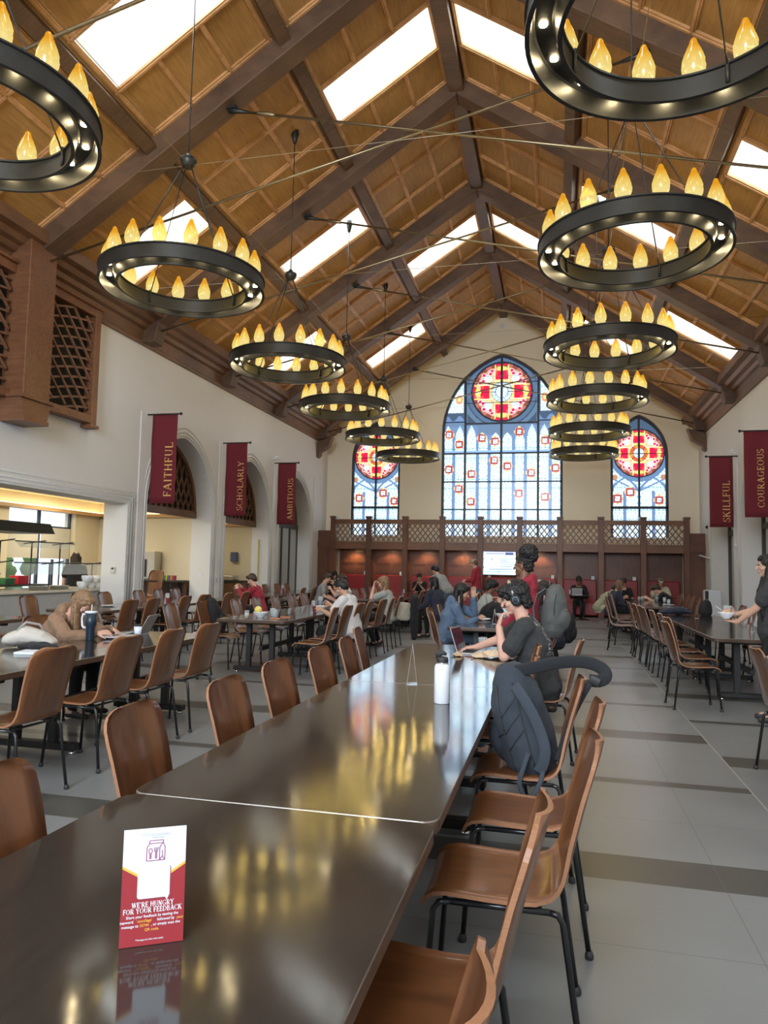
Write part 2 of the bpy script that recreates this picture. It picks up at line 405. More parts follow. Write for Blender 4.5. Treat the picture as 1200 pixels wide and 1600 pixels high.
# ceiling planes with the skylight holes left open
BAYS = list(zip(TY, TY[1:]))      # between truss lines
CELLS = [(.17, 2.02), (2.24, 4.08), (4.32, 6.14)]
def has_sky(bay, cell): return (cell % 2 == 0) == (bay % 2 == 0)    # checkerboard
SKYS = []
cl = MB()
for side in (-1, 1):
    X = lambda s: XC+side*s
    ss = [0, .17, 2.02, 2.24, 4.08, 4.32, 6.14, 7.0]
    ys = [YB-.3]
    for bi, (a, b) in enumerate(BAYS):
        m_ = (a+b)/2+.08; ys += [a, m_-.47, m_+.47]
    ys += [TY[-1], YF+.3]
    for i, (sa, sb) in enumerate(zip(ss, ss[1:])):
        for j, (ya, yb) in enumerate(zip(ys, ys[1:])):
            if i in (1, 3, 5) and j >= 2 and (j-2) % 3 == 0 and (j-2)//3 < len(BAYS):
                bi = (j-2)//3
                if has_sky(bi, i//2): SKYS.append((side, bi, sa+.02, sb-.02, ya, yb)); sa_, sb_ = SKYS[-1][2], SKYS[-1][3]
                else: sa_ = None
                if sa_ is not None:
                    for p, q in ((sa, sa_), (sb_, sb)):
                        cl.add([(X(p), ya, RZ-RS*p), (X(q), ya, RZ-RS*q), (X(q), yb, RZ-RS*q), (X(p), yb, RZ-RS*p)], [(0, 1, 2, 3)])
                    continue
            cl.add([(X(sa), ya, RZ-RS*sa), (X(sb), ya, RZ-RS*sb), (X(sb), yb, RZ-RS*sb), (X(sa), yb, RZ-RS*sa)], [(0, 1, 2, 3)])
struct('ceiling', cl, m_panel, 'amber oak panelled cathedral ceiling')

# skylights: a white plaster shaft rising to a pane
m_pane = glass_mat('skylight_pane', (.9, .95, 1), alpha=.9)
SH = 1.25
for k, (side, bi, sa, sb, ya, yb) in enumerate(SKYS):
    x0, x1 = XC+side*sa, XC+side*sb; z0, z1 = RZ-RS*sa, RZ-RS*sb
    mb = MB()
    c = [(x0, ya, z0), (x1, ya, z1), (x1, yb, z1), (x0, yb, z0)]; t = [(x, y, z+SH) for x, y, z in c]
    mb.add(c+t, [(0, 1, 5, 4), (1, 2, 6, 5), (2, 3, 7, 6), (3, 0, 4, 7)])
    w = thing('window_%d' % (k+4), None, None, ((x0+x1)/2, (ya+yb)/2, (z0+z1)/2)); w['kind'] = 'structure'
    def rel(mb_): mb_.v = [(x-w.location.x, y-w.location.y, z-w.location.z) for x, y, z in mb_.v]; return mb_
    obj('skylight_shaft', rel(mb), m_shaft, w)
    pn = MB().add([(x, y, z-.02) for x, y, z in t], [(0, 1, 2, 3)]); obj('pane', rel(pn), m_pane, w)
    # daylight coming down the shaft
    L_ = (V(t[1])-V(t[0])).length
    area('skylight_daylight', ((x0+x1)/2, (ya+yb)/2, (z0+z1)/2+SH-.06), (0, side*math.atan(RS), 0), L_*.96, (yb-ya)*.96, P_SKYLIGHT, (.86, .94, 1.0))

# battens of the ceiling panelling
def cp(side, s, y, off=0):        # a point on (or off below) the ceiling
    nx, nz = -side*RS/math.hypot(1, RS), -1/math.hypot(1, RS)
    return V((XC+side*s+nx*off, y, RZ-RS*s+nz*off))
for side, nm in ((-1, 'trim_1'), (1, 'trim_2')):
    mb = MB(); nrm = V((side*RS, 0, 1))
    for bi, (a, b) in enumerate(BAYS):
        ya, yb = a+.17, b-.17; ym = (a+b)/2+.08
        for ci, (sa, sb) in enumerate(CELLS):
            bars = [((sa, ya+.03), (sb, ya+.03), .07), ((sa, yb-.03), (sb, yb-.03), .07), ((sa+.03, ya), (sa+.03, yb), .06), ((sb-.03, ya), (sb-.03, yb), .06)]
            if has_sky(bi, ci):
                for y in (ym-.50, ym+.50): bars.append(((sa, y), (sb, y), .06))
                for q in (1/3, 2/3):
                    s = sa+(sb-sa)*q
                    bars += [((s, ya), (s, ym-.5), .06), ((s, ym+.5), (s, yb), .06)]
            else:
                for q in (1/3, 2/3): s = sa+(sb-sa)*q; bars.append(((s, ya), (s, yb), .065))
                for q in (-.5, .5): y = ym+q; bars.append(((sa, y), (sb, y), .06))
            for (p, q, w) in bars:
                mb.bar(cp(side, *p, .016), cp(side, *q, .016), w*1.25, .036, nrm); mb.bar(cp(side, *p, .04), cp(side, *q, .04), w*.5, .03, nrm)
    struct(nm, mb, m_batten)

# ridge beam and purlins
def beam_thing(name, label, mb, mats, cat='beam', group=None):
    o = obj(name, mb, mats); tag(o, label, cat, group); return o
beam_thing('ridge_beam', 'long dark brown ridge beam running along the ceiling peak', MB().box((XC-.13, YB, RZ-.36), (XC+.13, YF, RZ-.06)), m_beam)
for side, sn in ((-1, 'left'), (1, 'right')):
    for s, pn in ((2.13, 'upper'), (4.20, 'lower')):
        c0, c1 = cp(side, s, YB, .11), cp(side, s, YF, .11)
        beam_thing('purlin', '%s of the two brown purlins running along the %s slope of the ceiling' % (pn, sn), MB().bar(c0, c1, .19, .22, (side*RS, 0, 1)), m_beam)

# trusses
def truss(y, k):
    t = thing('roof_truss', None, 'roof truss', (XC, y, 0), 0)
    hw = .18; bz = 10.2
    for side in (-1, 1):
        pts = [(0, bz), (side*5.9, bz-RS*5.9), (side*6.0, 5.86), (side*6.3, 5.86), (side*6.3, roofz(XC+6.3)+.02), (0, RZ-.01)]
        mb = MB().prism(pts, (0, -hw, 0), (1, 0, 0), (0, 0, 1), (0, 2*hw, 0)); o = obj('rafter', mb, m_beam, t); bevel(o, .015, 1)
    for side in (-1, 1):
        a = V((side*2.94, 0, bz-RS*2.94-.02)); b = V((-side*6.12, 0, 6.08)); d = (b-a).normalized()
        r = obj('tie_rod', MB().tube([a+d*.1, b], .020, 8), m_bronze, t)
        obj('turnbuckle', MB().tube([a+d*.45, a+d*.48, a+d*.72, a+d*.75], [.020, .034, .034, .020], 8), m_bronze, r)
        obj('bracket', MB().box((a.x-.13, -.06, a.z-.005), (a.x+.13, .06, a.z+.04)).tube([a, a+d*.1, a+d*.32], [.05, .04, .024], 8), m_iron, t)
    return t
TR = []
tn = ['behind the camera, fourth back', 'behind the camera, third back', 'behind the camera', 'just above the camera', 'nearest in view', 'second in view', 'third in view', 'fourth in view', 'farthest, close to the end wall']
for k, y in enumerate(TY):
    t = truss(y, k) if k == 0 else copy_tree(TR[0]); t.location.y = y
    
    t['label'] = 'dark brown wooden scissor truss with bronze tie rods, '+tn[k]; t['category'] = 'roof truss'; t['group'] = 'roof trusses'
    TR.append(t)
for side, sn in ((-1, 'left'), (1, 'right')):
    x = XC+side*6.3
    mb = MB().prism([(0, 5.75), (-side*.55, 5.95), (-side*.42, 5.6), (-side*.12, 5.42), (-side*.10, 5.3), (0, 5.22)], (x, 23.6, 0), (1, 0, 0), (0, 0, 1), (0, .3, 0))
    tag(obj('corbel', mb, m_beam), 'carved wooden corbel under the farthest truss at the %s end-wall corner' % sn, 'corbel')

# cornices along the side walls
for side, nm in ((-1, 'trim_3'), (1, 'trim_4')):
    x = XC+side*6.3; prof = [(0, 5.82), (-side*.06, 5.82), (-side*.07, 5.88), (-side*.05, 5.90), (-side*.09, 6.10), (-side*.16, 6.13), (-side*.20, 6.20), (-side*.30, 6.23), (-side*.36, 6.30), (-side*.50, 6.32), (-side*.52, 6.50), (0, 6.6)]
    struct(nm, MB().prism(prof, (x, YB, 0), (1, 0, 0), (0, 0, 1), (0, YF-YB, 0)), m_cornice)

# mouldings round the openings, string course
def arch_trim(x, sgn, cs, nm, lint=False):
    mb = MB()
    for c in cs:
        for k, (off, w) in enumerate(((.05, .035), (.12, .05), (.21, .03))):
            f = arch_pts(c, AW+off, ASP, AAP+off*1.1, 12)
            pts = [(x+sgn*.012, c-AW-off, 0)]+[(x+sgn*.012, y, z) for y, z in f]+[(x+sgn*.012, c+AW+off, 0)]
            mb.tube(pts, w/2, 4)
    if lint:
        for k, (off, w) in enumerate(((.05, .035), (.12, .05), (.20, .035))):
            mb.tube([(x+sgn*.012, 12.45+off, 0), (x+sgn*.012, 12.45+off, 2.62+off), (x+sgn*.012, 5.9, 2.62+off)], w/2, 4)
    for a, b in ((12.72, 12.95), (16.15, 16.55), (19.75, 20.15), (23.35, 24.1)):
        mb.box((x, a, ASP-.02), (x+sgn*.02, b, ASP))
    struct(nm, mb, m_trim)
arch_trim(XL, 1, AC, 'trim_5', True); arch_trim(XR, -1, ACR, 'trim_6')
# pilaster strips between arches
mb = MB()
for y in (12.86, 16.35, 19.95, 23.5): mb.box((XL, y-.10, 0), (XL+.022, y+.10, 4.5))
struct('trim_7', mb, m_plaster)
mb = MB()
for y in (12.75, 16.35, 19.95, 23.5): mb.box((XR-.022, y-.10, 0), (XR, y+.10, 4.5))
struct('trim_8', mb, m_plaster)

# ------------------------------------------------------------------ leaded windows
def glass_image_mat():
    m = bpy.data.materials.new('leaded_stained_glass'); m.use_nodes = True; nt = m.node_tree; nt.nodes.clear(); L = nt.links.new
    o = N(nt, 'ShaderNodeOutputMaterial'); at = N(nt, 'ShaderNodeAttribute'); at.attribute_name = 'glass'
    t = N(nt, 'ShaderNodeBsdfTransparent'); L(at.outputs['Color'], t.inputs[0])
    d = N(nt, 'ShaderNodeBsdfTranslucent'); L(at.outputs['Color'], d.inputs[0])
    g = N(nt, 'ShaderNodeBsdfGlossy'); g.inputs['Roughness'].default_value = .2
    m1 = N(nt, 'ShaderNodeMixShader'); m1.inputs[0].default_value = .12; L(t.outputs[0], m1.inputs[1]); L(d.outputs[0], m1.inputs[2])
    m2 = N(nt, 'ShaderNodeMixShader'); m2.inputs[0].default_value = .03; L(m1.outputs[0], m2.inputs[1]); L(g.outputs[0], m2.inputs[2]); L(m2.outputs[0], o.inputs[0])
    return m
m_sg = glass_image_mat()
PALE, PALEB, GREY, GREYD, LEAD = (.90, .96, 1), (.40, .62, .74), (.13, .20, .33), (.055, .08, .12), (.015, .018, .025)
CRIM, REDO, GOLD, MILK, BRICK, PINK = (.62, .01, .05), (.75, .09, .03), (.90, .62, .10), (.50, .56, .60), (.24, .05, .035), (.62, .25, .20)
def rose(u, v, R, big):
    r = math.hypot(u, v)/R; t = math.atan2(v, u)
    if r > .97: return LEAD
    q = (t+math.pi/4) % (math.pi/2)-math.pi/4          # angle from nearest axis
    ax = r*math.cos(q); ay = r*math.sin(q)             # along, across the arm
    r8 = (t % (math.pi/4))
    if r < .20: return (.62, .72, .80) if (int(ax*12)+int((t+9)*2)) % 3 else (.42, .50, .56)
    if r < .215: return LEAD
    if r < .34:
        if abs(((t*8/math.pi) % 1)-.5) > .46: return LEAD
        return MILK if big else ((.70, .10, .03) if int((t+math.pi)*6/math.pi) % 3 else (.85, .30, .05))
    if r < .355: return LEAD
    # gold medallion on each arm
    if math.hypot(ax-.80, ay) < .10: return GOLD if math.hypot(ax-.80, ay) > .05 else (.95, .80, .45)
    if math.hypot(ax-.80, abs(ay)-.10) < .06: return GOLD
    if abs(ay) < .24 and ax < .72:
        if abs(ay) < .012 or abs(abs(ay)-.24) < .014: return LEAD if abs(ay) < .012 else (.90, .78, .55)
        if ax < .42: return (.90, .55, .18)
        return CRIM if abs(ay) < .15 or ax < .60 else REDO
    if abs(ay) < .22 and ax > .9: return CRIM
    if abs(ay) < .26 and abs(abs(ay)-.22) < .02: return GOLD
    # diagonal fields
    d = V((abs(u)/R, abs(v)/R)) if False else None
    du, dv = abs(u)/R, abs(v)/R
    if math.hypot(du-.46, dv-.46) < .13: return MILK if (int(du*30)+int(dv*30)) % 2 else (.66, .70, .70)
    for a_, b_ in ((.62, .38), (.38, .62), (.60, .58), (.33, .72), (.72, .33)):
        dd = math.hypot(du-a_, dv-b_)
        if dd < .055: return (.72, .01, .10)
        if dd < .075: return (.90, .74, .50)
    if r > .86: return BRICK if int((t+math.pi)*16/math.pi) % 2 else (.42, .12, .08)
    if r > .74: return PINK if int((t+math.pi)*16/math.pi) % 2 else (.50, .40, .36)
    return (.85, .62, .30) if (int(du*22)+int(dv*22)) % 2 else (.60, .30, .12)
def diamond(u, v):
    a = (u*.5+v*.29)/.062; b_ = (u*.5-v*.29)/.062
    fa, fb = abs((a % 1)-.5), abs((b_ % 1)-.5)
    if fa > .42 or fb > .42: return (.26, .48, .56)
    h = (int(math.floor(a))*7+int(math.floor(b_))*13) % 10
    if h < 2 and fa < .2 and fb < .2: return (.10, .25, .28)
    return PALE if h > 3 else (.74, .90, .95)
def lancet_band(u, v, bars, zs, ze, half):
    """grey tracery: verticals at bars closing to pointed heads at height ze"""
    for i in range(len(bars)-1):
        c = (bars[i]+bars[i+1])/2; w = (bars[i+1]-bars[i])/2
        if abs(u-c) <= w:
            lim = w-half
            if v > zs:
                h = ze-zs; k = (v-zs)/h
                if k >= 1: return True
                lim = (w-half)*(1-k*k)
            return abs(u-c) > lim
    return True
def main_color(u, v):        # u from the centre, v = height
    c, R = 7.66, 1.04
    if math.hypot(u, v-c) < R: return rose(u, v-c, R, True)
    if math.hypot(u, v-c) < R+.03: return LEAD
    if v > 6.57:
        if abs(u) > 1.27:
            lim = 7.35-(abs(u)-1.27)*.3
            if v > 7.0 and math.hypot(abs(u)-1.48, (v-7.42)*.8) < .13: return (.70, .25, .10) if math.hypot(abs(u)-1.48, v-7.42) > .07 else (.85, .62, .2)
            if v > 6.95: return diamond(u, v) if abs(abs(u)-1.27) > .05 else GREYD
            return GREYD if (math.sin(u*14)*.1+v) > 6.75 else GREY
        rr = math.hypot(u, v-c)
        if rr < R+.16: return (.08, .12, .18)
        if v > 8.0 or abs(u) < 1.2: return (.10, .15, .21) if abs(math.hypot(u, v-c)-R-.28) < .07 else (.045, .068, .10)
    if v > 5.49:
        top = 6.5 if abs(u) > .85 else (6.15 if abs(u) < .85 else 6.5)
        if abs(u) < .83: bars = [-.83, -.42, 0, .42, .83]; top = 6.22
        else: bars = [-2.07, -1.66, -1.25, -.83] if u < 0 else [.83, 1.25, 1.66, 2.07]; top = 6.50
        if v < 5.60: return (.24, .36, .60)
        if lancet_band(u, v, bars, 5.95, top, .05):
            return GREY if v < top-.05 else (.12, .17, .25)
        return diamond(u, v)
    if any(abs(abs(u)-b_) < .055 for b_ in (.42, .83, 1.66)): return GREY
    return diamond(u, v)
def side_color(u, v):
    c, R = 5.42, .80
    if math.hypot(u, v-c) < R: return rose(u, v-c, R, False)
    if math.hypot(u, v-c) < R+.02: return LEAD
    if math.hypot(u, v-c) < R+.16 or v > 5.5: return (.06, .09, .13) if v > 5.3 else (.12, .19, .30)
    if v > 3.60:
        if math.hypot(abs(u)-.76, (v-4.62)) < .09: return (.45, .20, .10)
        if v > 4.15:
            s1 = abs(abs(u)-.455); k = (v-4.15)/.45
            if abs(s1-.40*(1-k*k)) < .05 or abs(abs(u)-k*.9) < .06: return GREY
            return diamond(u, v)
        if abs(abs(u)-.455) < .05 or abs(u) < .05: return GREY
    if abs(abs(u)-.455) < .05: return GREY
    return diamond(u, v)
EMB = {0: [(-3.68, 6.18), (-3.32, 5.83), (-2.52, 6.04), (-2.07, 5.91), (-1.24, 6.23), (-.37, 5.91), (-2.09, 5.25), (-1.64, 5.04), (-3.68, 4.94), (-2.88, 4.78), (-.83, 4.80), (-.02, 4.96), (-3.32, 4.26), (-2.89, 3.81), (-1.24, 4.09), (-.37, 3.97)],
       1: [(-6.93, 3.94), (-6.04, 4.12), (-5.63, 3.83)], 2: [(1.99, 3.90), (2.39, 4.12), (3.30, 3.85)]}
def emblem(du, dv, k):
    a, b_ = abs(du), abs(dv); m_ = max(a, b_)
    if m_ < .075:
        return (.30, .34, .42) if (abs(du*(1 if k % 2 else .3)+dv*.6) < .012 or abs(du-.02*(k % 3)) < .010) else (.90, .92, .95)
    if m_ < .115: return (.24, .03, .03)
    if m_ < .135: return (.70, .16, .10)
    if a < .05 and b_ < .20 or b_ < .05 and a < .18: return (.62, .14, .08) if (a+b_) < .16 else (.66, .50, .22)
    return None
def glass_pane(idx, fcol, cell):
    c, w, sp_, ap = WIN[idx]; f = arch_f(c, w, sp_, ap); vs = []; fs = []; cols = []; index = {}
    def vid(i, j):
        if (i, j) not in index: index[(i, j)] = len(vs); vs.append((i*cell, 0, j*cell))
        return index[(i, j)]
    ni = int(w/cell)+1; z0 = 2.6
    for i in range(-ni, ni):
        u = (i+.5)*cell
        if abs(u) > w: continue
        zt = f(c+u)
        j = int(z0/cell)
        while (j+.5)*cell < zt+cell*.5:
            v = (j+.5)*cell; col = None
            for k, (ex, ez) in enumerate(EMB[idx]):
                if abs(c+u-ex) < .22 and abs(v-ez) < .22: col = emblem(c+u-ex, v-ez, k) or col
            if col is None: col = fcol(u, v)
            fs.append((vid(i, j), vid(i+1, j), vid(i+1, j+1), vid(i, j+1))); cols.append(col); j += 1
    me = bpy.data.meshes.new('glass'); me.from_pydata(vs, [], fs); me.materials.append(m_sg)
    at = me.attributes.new('glass', 'FLOAT_COLOR', 'FACE')
    flat = []
    for cc in cols: flat += [cc[0], cc[1], cc[2], 1]
    at.data.foreach_set('color', flat); me.update(); return me
for idx, (fc, nm) in enumerate(((main_color, 'window_1'), (side_color, 'window_2'), (side_color, 'window_3'))):
    c, w, sp_, ap = WIN[idx]
    root = thing(nm, None, None, (c, YF+.16, 0)); root['kind'] = 'structure'
    obj('stained_glass', glass_pane(idx, fc, .0225 if idx == 0 else .02), None, root)
    mb = MB(); pts = arch_pts(0, w-.04, sp_, ap-.05, 14)
    loop = [(-w+.04, 0, 2.6)]+[(x, 0, z) for x, z in pts]+[(w-.04, 0, 2.6)]
    for p, q in zip(loop, loop[1:]): mb.bar(p, q, .12, .09, (0, 1, 0) if False else (q[2]-p[2], 0, p[0]-q[0]))
    ys_ = -.05
    if idx == 0:
        for x in (-1.25, 0, 1.25): mb.box((x-.035, -.10, 2.6), (x+.035, .02, arch_f(0, w, sp_, ap)(x)))
        for z in (3.53, 4.50, 5.49): mb.box((-w, -.06, z-.02), (w, .02, z+.02))
        mb.box((-w, -.07, 5.47), (w, .02, 5.52)); mb.box((-w+.1, -.06, 6.60), (-1.25, .02, 6.63)); mb.box((1.25, -.06, 6.60), (w-.1, .02, 6.63)); mb.box((-1.25, -.06, 6.52), (1.25, .02, 6.57))
        for z in (7.28, 7.98): mb.box((-1.25, -.04, z-.008), (1.25, .01, z+.008))
    else:
        mb.box((-.03, -.10, 2.6), (.03, .02, ap-.05)); mb.box((-w, -.06, 3.56), (w, .02, 3.64)); mb.box((-w, -.04, 5.39), (w, .01, 5.41))
    obj('window_frame', mb, m_mull, root)
area('end_window_daylight', (-1.85, YF+.45, 5.6), (math.radians(-90), 0, 0), 3.9, 5.4, P_ENDWIN, (.86, .94, 1.0))
for c in (-6.3, 2.67): area('side_end_window_daylight', (c, YF+.45, 4.6), (math.radians(-90), 0, 0), 1.7, 3.4, P_ENDWIN*.22, (.86, .94, 1.0))
# window assumed behind the camera, out of view; its lamp fills the hall
rb = thing('window_40', None, None, (XC, YB-.15, 0)); rb['kind'] = 'structure'
pts = arch_pts(0, 2.4, 6.0, 9.0, 12)
obj('pane', MB().add([(-2.4, 0, 2.6)]+[(x, 0, z) for x, z in pts]+[(2.4, 0, 2.6)], [tuple(range(len(pts)+2))]), m_pane, rb)
mb = MB()
for x in (-1.2, 0, 1.2): mb.box((x-.04, -.04, 2.6), (x+.04, .04, arch_f(0, 2.4, 6, 9)(x)))
for z in (3.6, 4.8, 6.0): mb.box((-2.4, -.04, z-.03), (2.4, .04, z+.03))
obj('window_frame', mb, m_mull, rb)
area('rear_window_fill', (XC, YB-.4, 5.6), (math.radians(90), 0, 0), 4.4, 5.6, P_REARWIN, (.90, .95, 1.0))

# ------------------------------------------------------------------ balcony and panelled end
PX = [-7.53+1.2755*i for i in range(10)]
bal = thing('balcony', 'dark wooden balcony front with lattice rail spanning the end of the hall', 'balcony', (XC, 24.0, 0))
def rel(mb, t): mb.v = [(x-t.location.x, y-t.location.y, z-t.location.z) for x, y, z in mb.v]; return mb
for x in PX:
    p = obj('post', rel(MB().box((x-.09, 23.92, 0), (x+.09, 24.10, 3.14)), bal), m_balc, bal); bevel(p, .01, 1)
    obj('post_cap', rel(MB().box((x-.105, 23.90, 3.14), (x+.105, 24.12, 3.21)), bal), m_balc, p)
for a, b in zip(PX, PX[1:]):
    obj('beam', rel(MB().box((a+.09, 23.97, 2.08), (b-.09, 24.08, 2.33)).box((a+.09, 23.955, 2.31), (b-.09, 24.09, 2.34)), bal), m_balcb, bal)
    obj('top_rail', rel(MB().box((a+.09, 23.96, 2.95), (b-.09, 24.08, 3.10)), bal), m_balcb, bal)
    mb = MB(); a_, b_ = a+.10, b-.10; z0, z1 = 2.35, 2.95; n = 6; st = (b_-a_)/n; h = z1-z0
    # diamond trellis: two sets of straight laths, arc cuts close to the rail
    for sgn in (-1, 1):
        for i in range(-3, n+3):
            xa = a_+i*st; pts = []
            x0_, x1_ = (xa, xa+h*.78) if sgn > 0 else (xa+h*.78, xa)
            # clip to the panel
            p, q = V((x0_, 24.02, z0)), V((x1_, 24.02, z1)); d = q-p
            ts = [0, 1]
            for lim, s_ in ((a_, 1), (b_, -1)):
                tt = (lim-p.x)/d.x
                if (d.x > 0) == (s_ > 0): ts[0] = max(ts[0], tt)
                else: ts[1] = min(ts[1], tt)
            if ts[1]-ts[0] > .04: mb.bar(p+d*ts[0], p+d*ts[1], .03 if sgn > 0 else .028, .032, (d.z, 0, -d.x))
    obj('lattice_panel', rel(mb, bal), m_lat, bal)
obj('floor_slab', rel(MB().box((XL+.02, 24.09, 2.12), (XR-.02, YF-.01, 2.30)), bal), m_balc, bal)
# side panels
for x0, x1, nm in ((XL+.01, PX[0]-.1, 'left'), (PX[-1]+.1, XR-.01, 'right')):
    mb = MB().box((x0, 24.03, 0), (x1, 24.12, 2.66)).box((x0, 23.98, 2.12), (x1, 24.04, 2.32)).box((x0, 24.0, 2.66), (x1, 24.14, 2.71))
    w_ = x1-x0
    for z0, z1 in ((.2, 1.05), (1.15, 2.05), (2.36, 2.62)):
        mb.box((x0+w_*.2, 24.01, z0), (x1-w_*.2, 24.04, z1)).box((x0+w_*.27, 24.0, z0+.06), (x1-w_*.27, 24.02, z1-.06))
    obj('side_panel', rel(mb, bal), m_balc, bal)
# panelling on the wall below
mb = MB().box((PX[0], YF-.09, 0), (PX[-1], YF-.012, 2.12))
for a, b in zip(PX, PX[1:]):
    m_ = (a+b)/2
    for u0, u1 in ((a+.10, m_-.04), (m_+.04, b-.10)):
        for z0, z1 in ((1.22, 1.50), (1.56, 2.02)):
            mb.box((u0, YF-.105, z0), (u1, YF-.085, z1)); mb.box((u0+.05, YF-.118, z0+.05), (u1-.05, YF-.10, z1-.05))
struct('wall_panelling_end', mb, m_panelw, 'brown raised wood panelling under the balcony')
bpy.data.objects['wall_panelling_end'].name = 'trim_9'
for i, (a, b) in enumerate(zip(PX, PX[1:])):
    mb = MB().box((a+.10, YF-.26, .40), (b-.10, YF-.12, 1.20)); mb2 = MB().box((a+.10, YF-.75, .06), (b-.10, YF-.28, .47))
    t = thing('booth_bench', 'red upholstered booth bench, %s bay from the left under the balcony' % ['first', 'second', 'third', 'fourth', 'fifth', 'sixth', 'seventh', 'eighth', 'ninth'][i], 'bench', ((a+b)/2, YF-.4, 0), 0, 'booth benches')
    o = obj('backrest', rel(mb, t), m_redv, t); bevel(o, .03); o = obj('seat', rel(mb2, t), m_redv, t); bevel(o, .03)
    if i in (0, 1, 2, 3, 4, 5):
        m_ = (a+b)/2
        s = thing('downlight', 'small round downlight in the soffit, %s booth bay from the left' % ORD[i].replace('nearest', 'first'), 'downlight', (m_, YF-.42, 2.115), 0, 'booth downlights')
        obj('trim_ring', MB().lathe([(.045, 0), (.06, 0), (.06, -.012), (.045, -.012)], 16, closed=True), m_chrome, s); obj('lens', MB().lathe([(0, -.008), (.045, -.008), (.045, -.001), (0, -.001)], 12), m_led, s)
        l = bpy.data.lights.new('booth_spot', 'SPOT'); l.energy = 20 if i != 4 else 8; l.color = (1, .62, .34); l.spot_size = 2.2; l.spot_blend = .6; l.shadow_soft_size = .03
        lo = bpy.data.objects.new('booth_spot', l); COL.objects.link(lo); lo.location = (m_, YF-.36, 2.09)

# ------------------------------------------------------------------ room beyond the left arcade
XO = XL-.52
struct('wall_servery_back', MB().box((-13.1, 4, 0), (-13, 16.6, 3.1)), m_cream); bpy.data.objects['wall_servery_back'].name = 'wall_outer_1'
# openings in it are the two windows: built as frames standing on the wall line
BX = -11.4
def rwall(segs, nm, m, x0, x1, zt=2.72):
    mb = MB()
    for a, b, z0, z1 in segs: mb.box((x0, a, z0), (x1, b, z1))
    o = struct(nm, mb, m); return o
bpy.data.objects['wall_outer_1'].hide_render = False
bpy.data.objects.remove(bpy.data.objects['wall_outer_1'])
WY = (13.15, 15.35)
rwall([(4, 11.9, 0, 2.95), (12.55, WY[0], 0, 2.95), (WY[1], 16.3, 0, 2.95), (11.9, 12.55, 2.6, 2.95), (WY[0], WY[1], 2.62, 2.95)], 'wall_servery', m_cream, BX-.3, BX)
struct('wall_servery_end', MB().box((BX, 16.3, 0), (XO-.01, 16.42, 2.95)), m_tile)
struct('wall_servery_near', MB().box((BX, 4.0, 0), (XO-.01, 4.1, 2.95)), m_cream)
struct('wall_kitchen_end', MB().box((BX, 20.05, 0), (XO-.01, 20.15, 2.95)), m_tile)
struct('wall_kitchen_back', MB().box((BX-.3, 16.42, 0), (BX, 24.9, 2.95)), m_cream)
struct('ceiling_servery', MB().box((BX-.3, 4.0, 2.95), (XO-.01, YF, 3.05)), m_ceilw)
mb = MB().box((BX, 4.1, 2.60), (BX+.18, 16.3, 2.68)).box((BX, 16.14, 2.60), (XO-.01, 16.3, 2.68)).box((BX, 19.9, 2.6), (XO-.01, 20.05, 2.68))
struct('trim_10', mb, mat('cove_wood', (.62, .36, .16), .45))
mb = MB().box((BX+.02, 4.1, 2.685), (BX+.12, 16.28, 2.70)).box((BX+.2, 16.17, 2.685), (XO-.02, 16.27, 2.70)).box((BX+.2, 19.93, 2.685), (XO-.02, 20.02, 2.70))
o = tag(obj('cove_light_strip', mb, m_cove), 'warm strip light hidden on the wooden cove ledge beyond the left arcade', 'light')
for y, e in ((7, 30), (10.5, 38), (14, 38), (18.2, 14), (22.3, 8)):
    area('servery_ceiling_panel_light', (-10.1, y, 2.93), (0, 0, 0), 1.1, .5, e, (1, .90, .68))
for i, y in enumerate((7, 10.5, 14, 18.2, 22.3)):
    tag(obj('ceiling_panel', MB().box((-10.7, y-.28, 2.935), (-9.5, y+.28, 2.949)), mat('lit_ceiling_panel', (.9, .85, .7), .6, emis=(1, .88, .62), estr=1.3)), '%s glowing ceiling panel in the servery beyond the left arcade' % ORD[i], 'ceiling light', 'servery ceiling panels')
# servery windows
wd = thing('window_41', None, None, (BX-.15, (WY[0]+WY[1])/2, 0)); wd['kind'] = 'structure'
W2 = (WY[1]-WY[0])/2
obj('pane', MB().add([(0, -W2, 0), (0, W2, 0), (0, W2, 2.62), (0, -W2, 2.62)], [(0, 1, 2, 3)]), m_pane, wd)
obj('window_frame', MB().box((-.03, -.03, 0), (.03, .03, 2.62)).box((-.03, -W2, 2.24), (.03, W2, 2.28)).box((-.03, -W2, 0), (.03, -W2+.05, 2.62)).box((-.03, W2-.05, 0), (.03, W2, 2.62)).box((-.02, .5, 0), (.02, .56, 1.5)), m_mull, wd)
m_shade = mat('roller_shade', (.62, .58, .48), .9); m_shade.node_tree.nodes['Principled BSDF'].inputs['Emission Strength'].default_value = 0
obj('roller_shade', MB().box((.04, -W2+.04, 1.52), (.05, -.05, 2.24)).box((.04, .05, 1.52), (.05, W2-.04, 2.24)), m_shade, wd)
struct('wall_sky_blocker', MB().box((XO-.75, 12.5, 3.06), (XO-.65, YF, 5.2)).box((XO-.75, 12.5, 5.1), (XO-.01, YF, 5.2)).box((XO-.75, 12.4, 3.06), (XO-.01, 12.5, 5.2)), m_cornice)  # dark box added over the servery to shut out sky behind the arches
wd2 = thing('window_42', None, None, (BX-.15, 12.22, 0)); wd2['kind'] = 'structure'
obj('pane', MB().add([(0, -.33, 0), (0, .33, 0), (0, .33, 2.6), (0, -.33, 2.6)], [(0, 1, 2, 3)]), m_pane, wd2)
